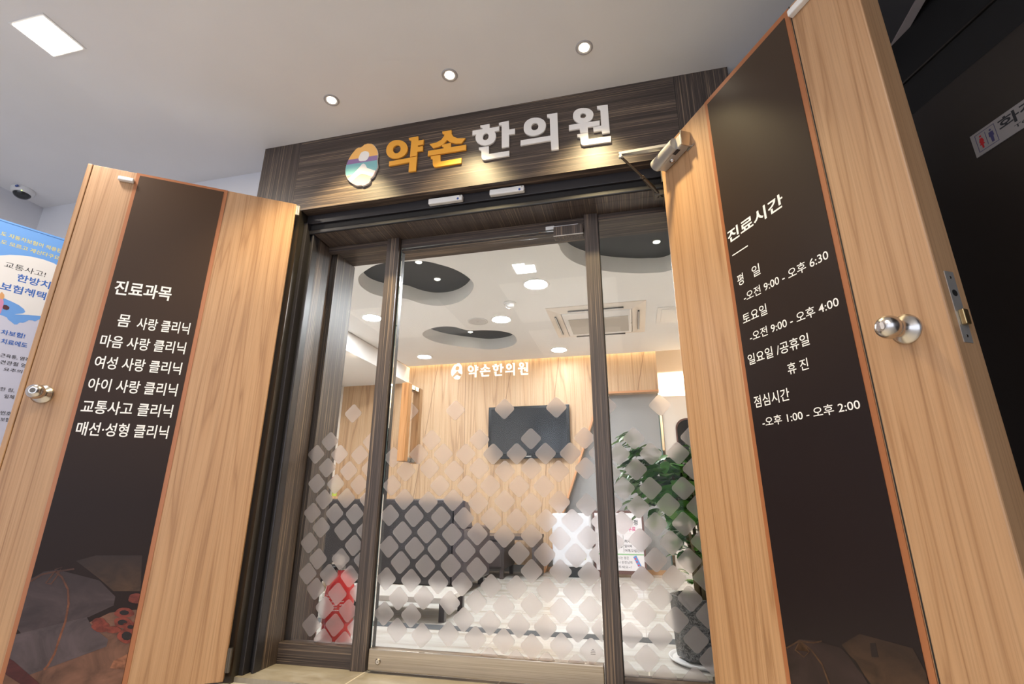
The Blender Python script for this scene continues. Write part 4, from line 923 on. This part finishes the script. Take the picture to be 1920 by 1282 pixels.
# ---- low console under the television
cn = thing('media_console', 'low dark wooden console beneath the television', 'console', (-1.5, 5.3, 0))
DW = mat('dark_console_wood', (0.06, 0.045, 0.042), 0.35)
obj('top', G().box((-2.20, 5.10, 0.355), (-0.985, 5.60, 0.39)), DW, cn, bevel=0.003)
obj('cabinet', G().box((-2.18, 5.12, 0.09), (-1.30, 5.58, 0.354)), DW, cn)
dr = obj('drawer', G().box((-1.70, 5.105, 0.11), (-1.32, 5.119, 0.33)), DW, cn, bevel=0.003)
for x in (-2.17, -1.325):
    for y in (5.14, 5.54): obj('leg', G().box((x-.018, y-.018, 0), (x+.018, y+.018, 0.0899)), DW, cn)
obj('side_panel', G().box((-1.02, 5.12, 0), (-0.99, 5.58, 0.354)), DW, cn)
# ---- low step bench
sb = thing('low_bench', 'low bench with pale top close behind the glass door', 'bench', (-1.55, 3.45, 0))
obj('bench_top', G().box((-2.05, 3.24, 0.105), (-1.19, 3.66, 0.14)), mat('pale_bench_top', (0.62, 0.58, 0.53), 0.25), sb, bevel=0.006)
for x in (-2.02, -1.22):
    for y in (3.27, 3.62): obj('leg', G().box((x-.018, y-.018, 0), (x+.018, y+.018, 0.1049)), M['sofa'], sb)
# ---- white appliance on dark stand
ap = thing('air_purifier', 'white box-shaped appliance on a dark stand near the slanted edge', 'appliance', (-0.67, 5.45, 0))
obj('body', G().box((-0.868, 5.40, 0.095), (-0.468, 5.60, 0.602)), mat('gloss_white', (0.72, 0.72, 0.76), 0.25), ap, bevel=0.02)
obj('stand', G().box((-0.80, 5.42, 0.0), (-0.50, 5.58, 0.0945)), M['tvb'], ap)
obj('green_badge', G().lathe([(0, 0.016), (0.001, 0.015)], (-0.545, 5.3998, 0.18), (0, -1, 0), 20), mat('badge_green', (0.25, 0.45, 0.12), 0.5), ap)
obj('orange_badge', G().lathe([(0, 0.009), (0.001, 0.008)], (-0.545, 5.3985, 0.175), (0, -1, 0), 16), M['orange'], ap)
# ---- notice board
NP = Plane((0, 5.52, 0), 0)
nb = thing('notice_board', 'white notice board with Korean text standing before the grey partition', 'notice board', (-0.2, 5.52, 0))
obj('frame', G().box((-0.46, 5.52, 0.03), (0.050, 5.55, 0.628)), M['boardframe'], nb, bevel=0.003)
obj('sheet', G().box((-0.44, 5.516, 0.065), (0.030, 5.5198, 0.605)), mat('notice_paper', (0.82, 0.78, 0.80), 0.5), nb)
for x in (-0.40, 0.0): obj('foot', G().box((x-.02, 5.50, 0), (x+.02, 5.60, 0.0299)), M['boardframe'], nb)
def nt(body, bl, tr, m, bold=0.01):
    f = lambda p: (1140+p[0]/8.008, 930+p[1]/8.008)
    text_on(NP, body, px_box(NP, f(bl), f(tr)), m, nb, out=0.0045, bold=bold)
nt('정', (385, 435), (440, 355), M['ink'], 0.02); nt('무료', (300, 528), (412, 462), M['magenta'], 0.02)
nt('척추', (248, 700), (345, 655), M['ink']); nt('일자목', (250, 770), (362, 728), M['ink']); nt('어깨.오십견', (255, 838), (470, 795), M['ink'])
nt('움', (155, 775), (220, 735), M['ink']); nt('시는 분은', (155, 945), (312, 905), M['ink'], 0); nt('나 원장님께', (155, 1010), (362, 975), M['ink'], 0); nt('주세요~!', (158, 1080), (350, 1045), M['ink'], 0)
def nbx(p, q_, m, nm, out=0.0045):
    a = NP.hit(1140+p[0]/8.008, 930+p[1]/8.008); b = NP.hit(1140+q_[0]/8.008, 930+q_[1]/8.008)
    x0, x1 = max(min(a[0], b[0]), -0.439), min(max(a[0], b[0]), 0.029)
    obj(nm, G().box((x0, 5.52-out, min(a[1], b[1])), (x1, 5.52-out+0.0003, max(a[1], b[1]))), m, nb)
nbx((-300, 850), (550, 890), M['green'], 'green_rule'); nbx((-300, 548), (420, 560), M['green'], 'green_rule')
nbx((230, 585), (236, 845), M['alu'], 'column_rule')
tgp = [NP.hit(1140+x/8.008, 930+y/8.008) for x, y in ((378, 912), (425, 888), (505, 1050), (455, 1065))]
tg = flat_on(NP, tgp, mat('tag_blue', (0.15, 0.30, 0.65), 0.5), nb, 'tilted_tag', 0.0045, False, 0.0002)
for k in (0.12, 0.42, 0.75):
    c0 = [tgp[0][j]+(tgp[3][j]-tgp[0][j])*k for j in (0, 1)]; c1 = [tgp[1][j]+(tgp[2][j]-tgp[1][j])*k for j in (0, 1)]
    m_ = ((c0[0]+c1[0])/2, (c0[1]+c1[1])/2-0.012)
    flat_on(NP, [(m_[0]+0.009*math.cos(j*.8), m_[1]+0.009*math.sin(j*.8)) for j in range(8)], mat('tag_red', (0.75, 0.10, 0.10), 0.5), tg, 'tag_spot', 0.0048, False, 0.0002)

# ---- fire extinguisher
ex, ey = -1.50, 2.62
p = onZ(635, 1203, 0.0); ex, ey = p.x+0.0, p.y
p0 = onY(628, 1204, 2.68); ex, ey = p0.x, 2.68
fx = thing('fire_extinguisher', 'red fire extinguisher standing behind the left sidelight', 'fire extinguisher', (ex, ey, 0))
R0 = 0.078
obj('cylinder', G().lathe([(0, R0*.92), (0.012, R0), (0.24, R0), (0.275, R0*.92), (0.305, R0*.70), (0.325, R0*.42), (0.335, 0.022), (0.350, 0.022)], (ex, ey, 0), (0, 0, 1), 40), M['red'], fx)
obj('base_ring', G().lathe([(0, R0*1.03), (0.025, R0*1.03)], (ex, ey, 0.10), (0, 0, 1), 40, False), mat('dark_red_band', (0.35, 0.01, 0.01), 0.3), fx)
vh = obj('valve', G().lathe([(0, 0.018), (0.012, 0.020), (0.03, 0.014), (0.04, 0.014)], (ex, ey, 0.3505), (0, 0, 1), 20), M['chrome'], fx)
obj('lever', G().prism([(ex-0.008, ey-0.02, 0.378), (ex-0.008, ey-0.115, 0.392), (ex-0.008, ey-0.118, 0.400), (ex-0.008, ey+0.01, 0.394)], (0.016, 0, 0)).prism([(ex-0.008, ey-0.02, 0.398), (ex-0.008, ey-0.10, 0.432), (ex-0.008, ey-0.10, 0.438), (ex-0.008, ey+0.01, 0.410)], (0.016, 0, 0)), M['chrome'], vh)
obj('pressure_gauge', G().lathe([(0, 0.013), (0.008, 0.013)], (ex+0.012, ey-0.012, 0.366), (0.6, -0.8, 0.1), 20), M['chrome'], vh)
hp = [(ex-0.015, ey, 0.365), (ex-0.06, ey-0.03, 0.355), (ex-0.095, ey-0.05, 0.30), (ex-0.098, ey-0.06, 0.20), (ex-0.088, ey-0.065, 0.13)]
obj('hose', G().tube(hp, 0.011, 12), M['black'], fx)
obj('nozzle', G().lathe([(0, 0.012), (0.02, 0.014), (0.10, 0.024)], (ex-0.088, ey-0.065, 0.13), (-0.1, -0.05, -1), 20), M['white'], fx)
# label outlines wrapped on the cylinder
g = G()
for k in range(10):
    for (za, zb_) in (((0.235, 0.237), (0.165, 0.167)) + (((0.222, 0.225), (0.205, 0.208), (0.190, 0.193), (0.178, 0.180)) if k not in (3, 7) else ())):
        a0 = math.radians(-120+k*8); a1 = math.radians(-120+k*8+7); r = R0+0.0006
        g.add([(ex+r*math.cos(a0), ey+r*math.sin(a0), za), (ex+r*math.cos(a1), ey+r*math.sin(a1), za), (ex+r*math.cos(a1), ey+r*math.sin(a1), zb_), (ex+r*math.cos(a0), ey+r*math.sin(a0), zb_)], [(0, 1, 2, 3)])
obj('printed_label', g, M['print_white'], fx)

# ---- small shelf items at the far left
sh = thing('wall_shelf', 'small wooden shelf at the left clinic wall behind the sofa', 'shelf', (-3.40, 5.4, 0.80))
p = onY(632, 930, 5.35)
obj('board', G().box((-3.609, 5.15, p.z-0.03), (-3.30, 5.69, p.z)), M['oak_in'], sh)
obj('bracket', G().box((-3.609, 5.4, p.z-0.15), (-3.50, 5.42, p.z-0.0301)), M['oak_in'], sh)
zs = p.z
bxs = thing('tissue_box', 'white box with red rim on the small wooden shelf', 'box', (-3.47, 5.38, zs))
obj('carton', G().box((-3.56, 5.32, zs+0.0005), (-3.41, 5.46, zs+0.20)), M['white'], bxs, bevel=0.003)
obj('red_rim', G().box((-3.562, 5.318, zs+0.2005), (-3.408, 5.462, zs+0.212)), M['red'], bxs)
bt = thing('spray_bottle', 'yellow green bottle with red cap on the small wooden shelf', 'bottle', (-3.37, 5.36, zs))
obj('bottle_body', G().lathe([(0, 0.026), (0.13, 0.026), (0.15, 0.012), (0.155, 0.012)], (-3.37, 5.36, zs+0.0005), (0, 0, 1), 20), mat('lime_plastic', (0.45, 0.55, 0.08), 0.4), bt)
obj('cap', G().lathe([(0, 0.013), (0.03, 0.013)], (-3.37, 5.36, zs+0.1556), (0, 0, 1), 16), M['red'], bt)

# ---- potted plant
px_, py_ = 0.272, 2.80
pp = thing('potted_plant', 'leafy green plant in a black marble pot behind the right sidelight', 'potted plant', (px_, py_, 0.0))
obj('pot', G().lathe([(0, 0.136), (0.02, 0.140), (0.16, 0.146), (0.255, 0.150), (0.26, 0.154), (0.26, 0.138), (0.235, 0.136)], (px_, py_, 0.021), (0, 0, 1), 8, False), M['marble'], pp)
obj('soil', G().lathe([(0, 0.134), (0.004, 0.130)], (px_, py_, 0.245), (0, 0, 1), 24), M['soil'], pp)
obj('saucer', G().lathe([(0, 0.150), (0.014, 0.176), (0.02, 0.178), (0.02, 0.170), (0.012, 0.160)], (px_, py_, 0.0005), (0, 0, 1), 40), M['white'], pp)
g = G(); tips = []
for k in range(5):
    a = 2*math.pi*k/5; top = Vector((px_+0.07*math.cos(a)-0.03, py_+0.07*math.sin(a), 0.85+0.05*math.sin(k*2)))
    pts = [(px_+0.02*math.cos(a), py_+0.02*math.sin(a), 0.248), (px_+0.035*math.cos(a+0.3), py_+0.035*math.sin(a+0.3), 0.5), tuple(top)]
    g.tube(pts, [0.012, 0.009, 0.006], 8); tips.append(top)
obj('stem', g, M['bark'], pp)
def leaf(g, base, d, up, L, Wd):
    d = d.normalized(); s_ = d.cross(up).normalized(); n_ = s_.cross(d).normalized()
    row_ = []; st = [(0, 0.02), (0.15, 0.55), (0.35, 0.95), (0.55, 1.0), (0.75, 0.72), (0.9, 0.36), (1, 0.02)]
    vs = []
    for t, w_ in st:
        c_ = base + d*L*t - n_*L*0.28*t*t; ww = Wd*w_*(1+0.12*math.sin(9*t))
        vs += [c_ - s_*ww + n_*Wd*0.22*w_, c_, c_ + s_*ww + n_*Wd*0.22*w_]
    fs = []
    for i in range(len(st)-1): fs += [(3*i, 3*i+1, 3*i+4, 3*i+3), (3*i+1, 3*i+2, 3*i+5, 3*i+4)]
    g.add(vs, fs, True)
g = G(); g2 = G()
for k in range(620):
    a = random.uniform(0, 2*math.pi); rr_ = random.random()**0.6
    base = Vector((px_-0.10+0.23*rr_*math.cos(a), 2.86+0.20*rr_*math.sin(a), 0.86+0.15*rr_*math.sin(a*2+1)+random.uniform(-0.13, 0.10)))
    if k % 4 == 0: base = Vector((px_-0.02+random.uniform(-.07, .09), 2.80+random.uniform(-.05, .1), random.uniform(0.45, 0.85)))
    d = Vector((math.cos(a), math.sin(a)*0.6, random.uniform(-0.5, 0.35)))
    if base.y < 2.72: d.y = abs(d.y)
    leaf(g if random.random() < .82 else g2, base, d, Vector((0, 0, 1)), random.uniform(0.06, 0.10), random.uniform(0.024, 0.038))
for k in range(60):
    a = random.uniform(0, 2*math.pi); z = random.uniform(0.27, 0.62); r = 0.05 if z > .34 else 0.12
    base = Vector((px_-0.01+r*math.cos(a), max(2.66, py_+r*math.sin(a)), z)); d = Vector((math.cos(a), abs(math.sin(a))*0.4, random.uniform(-.3, .5)))
    leaf(g2 if k % 3 == 0 else g, base, d, Vector((0, 0, 1)), random.uniform(0.035, 0.06), random.uniform(0.013, 0.02))
obj('foliage', g, M['leaf'], pp); tag(obj('foliage', g2, M['leaf2'], pp), 'paler young leaves')
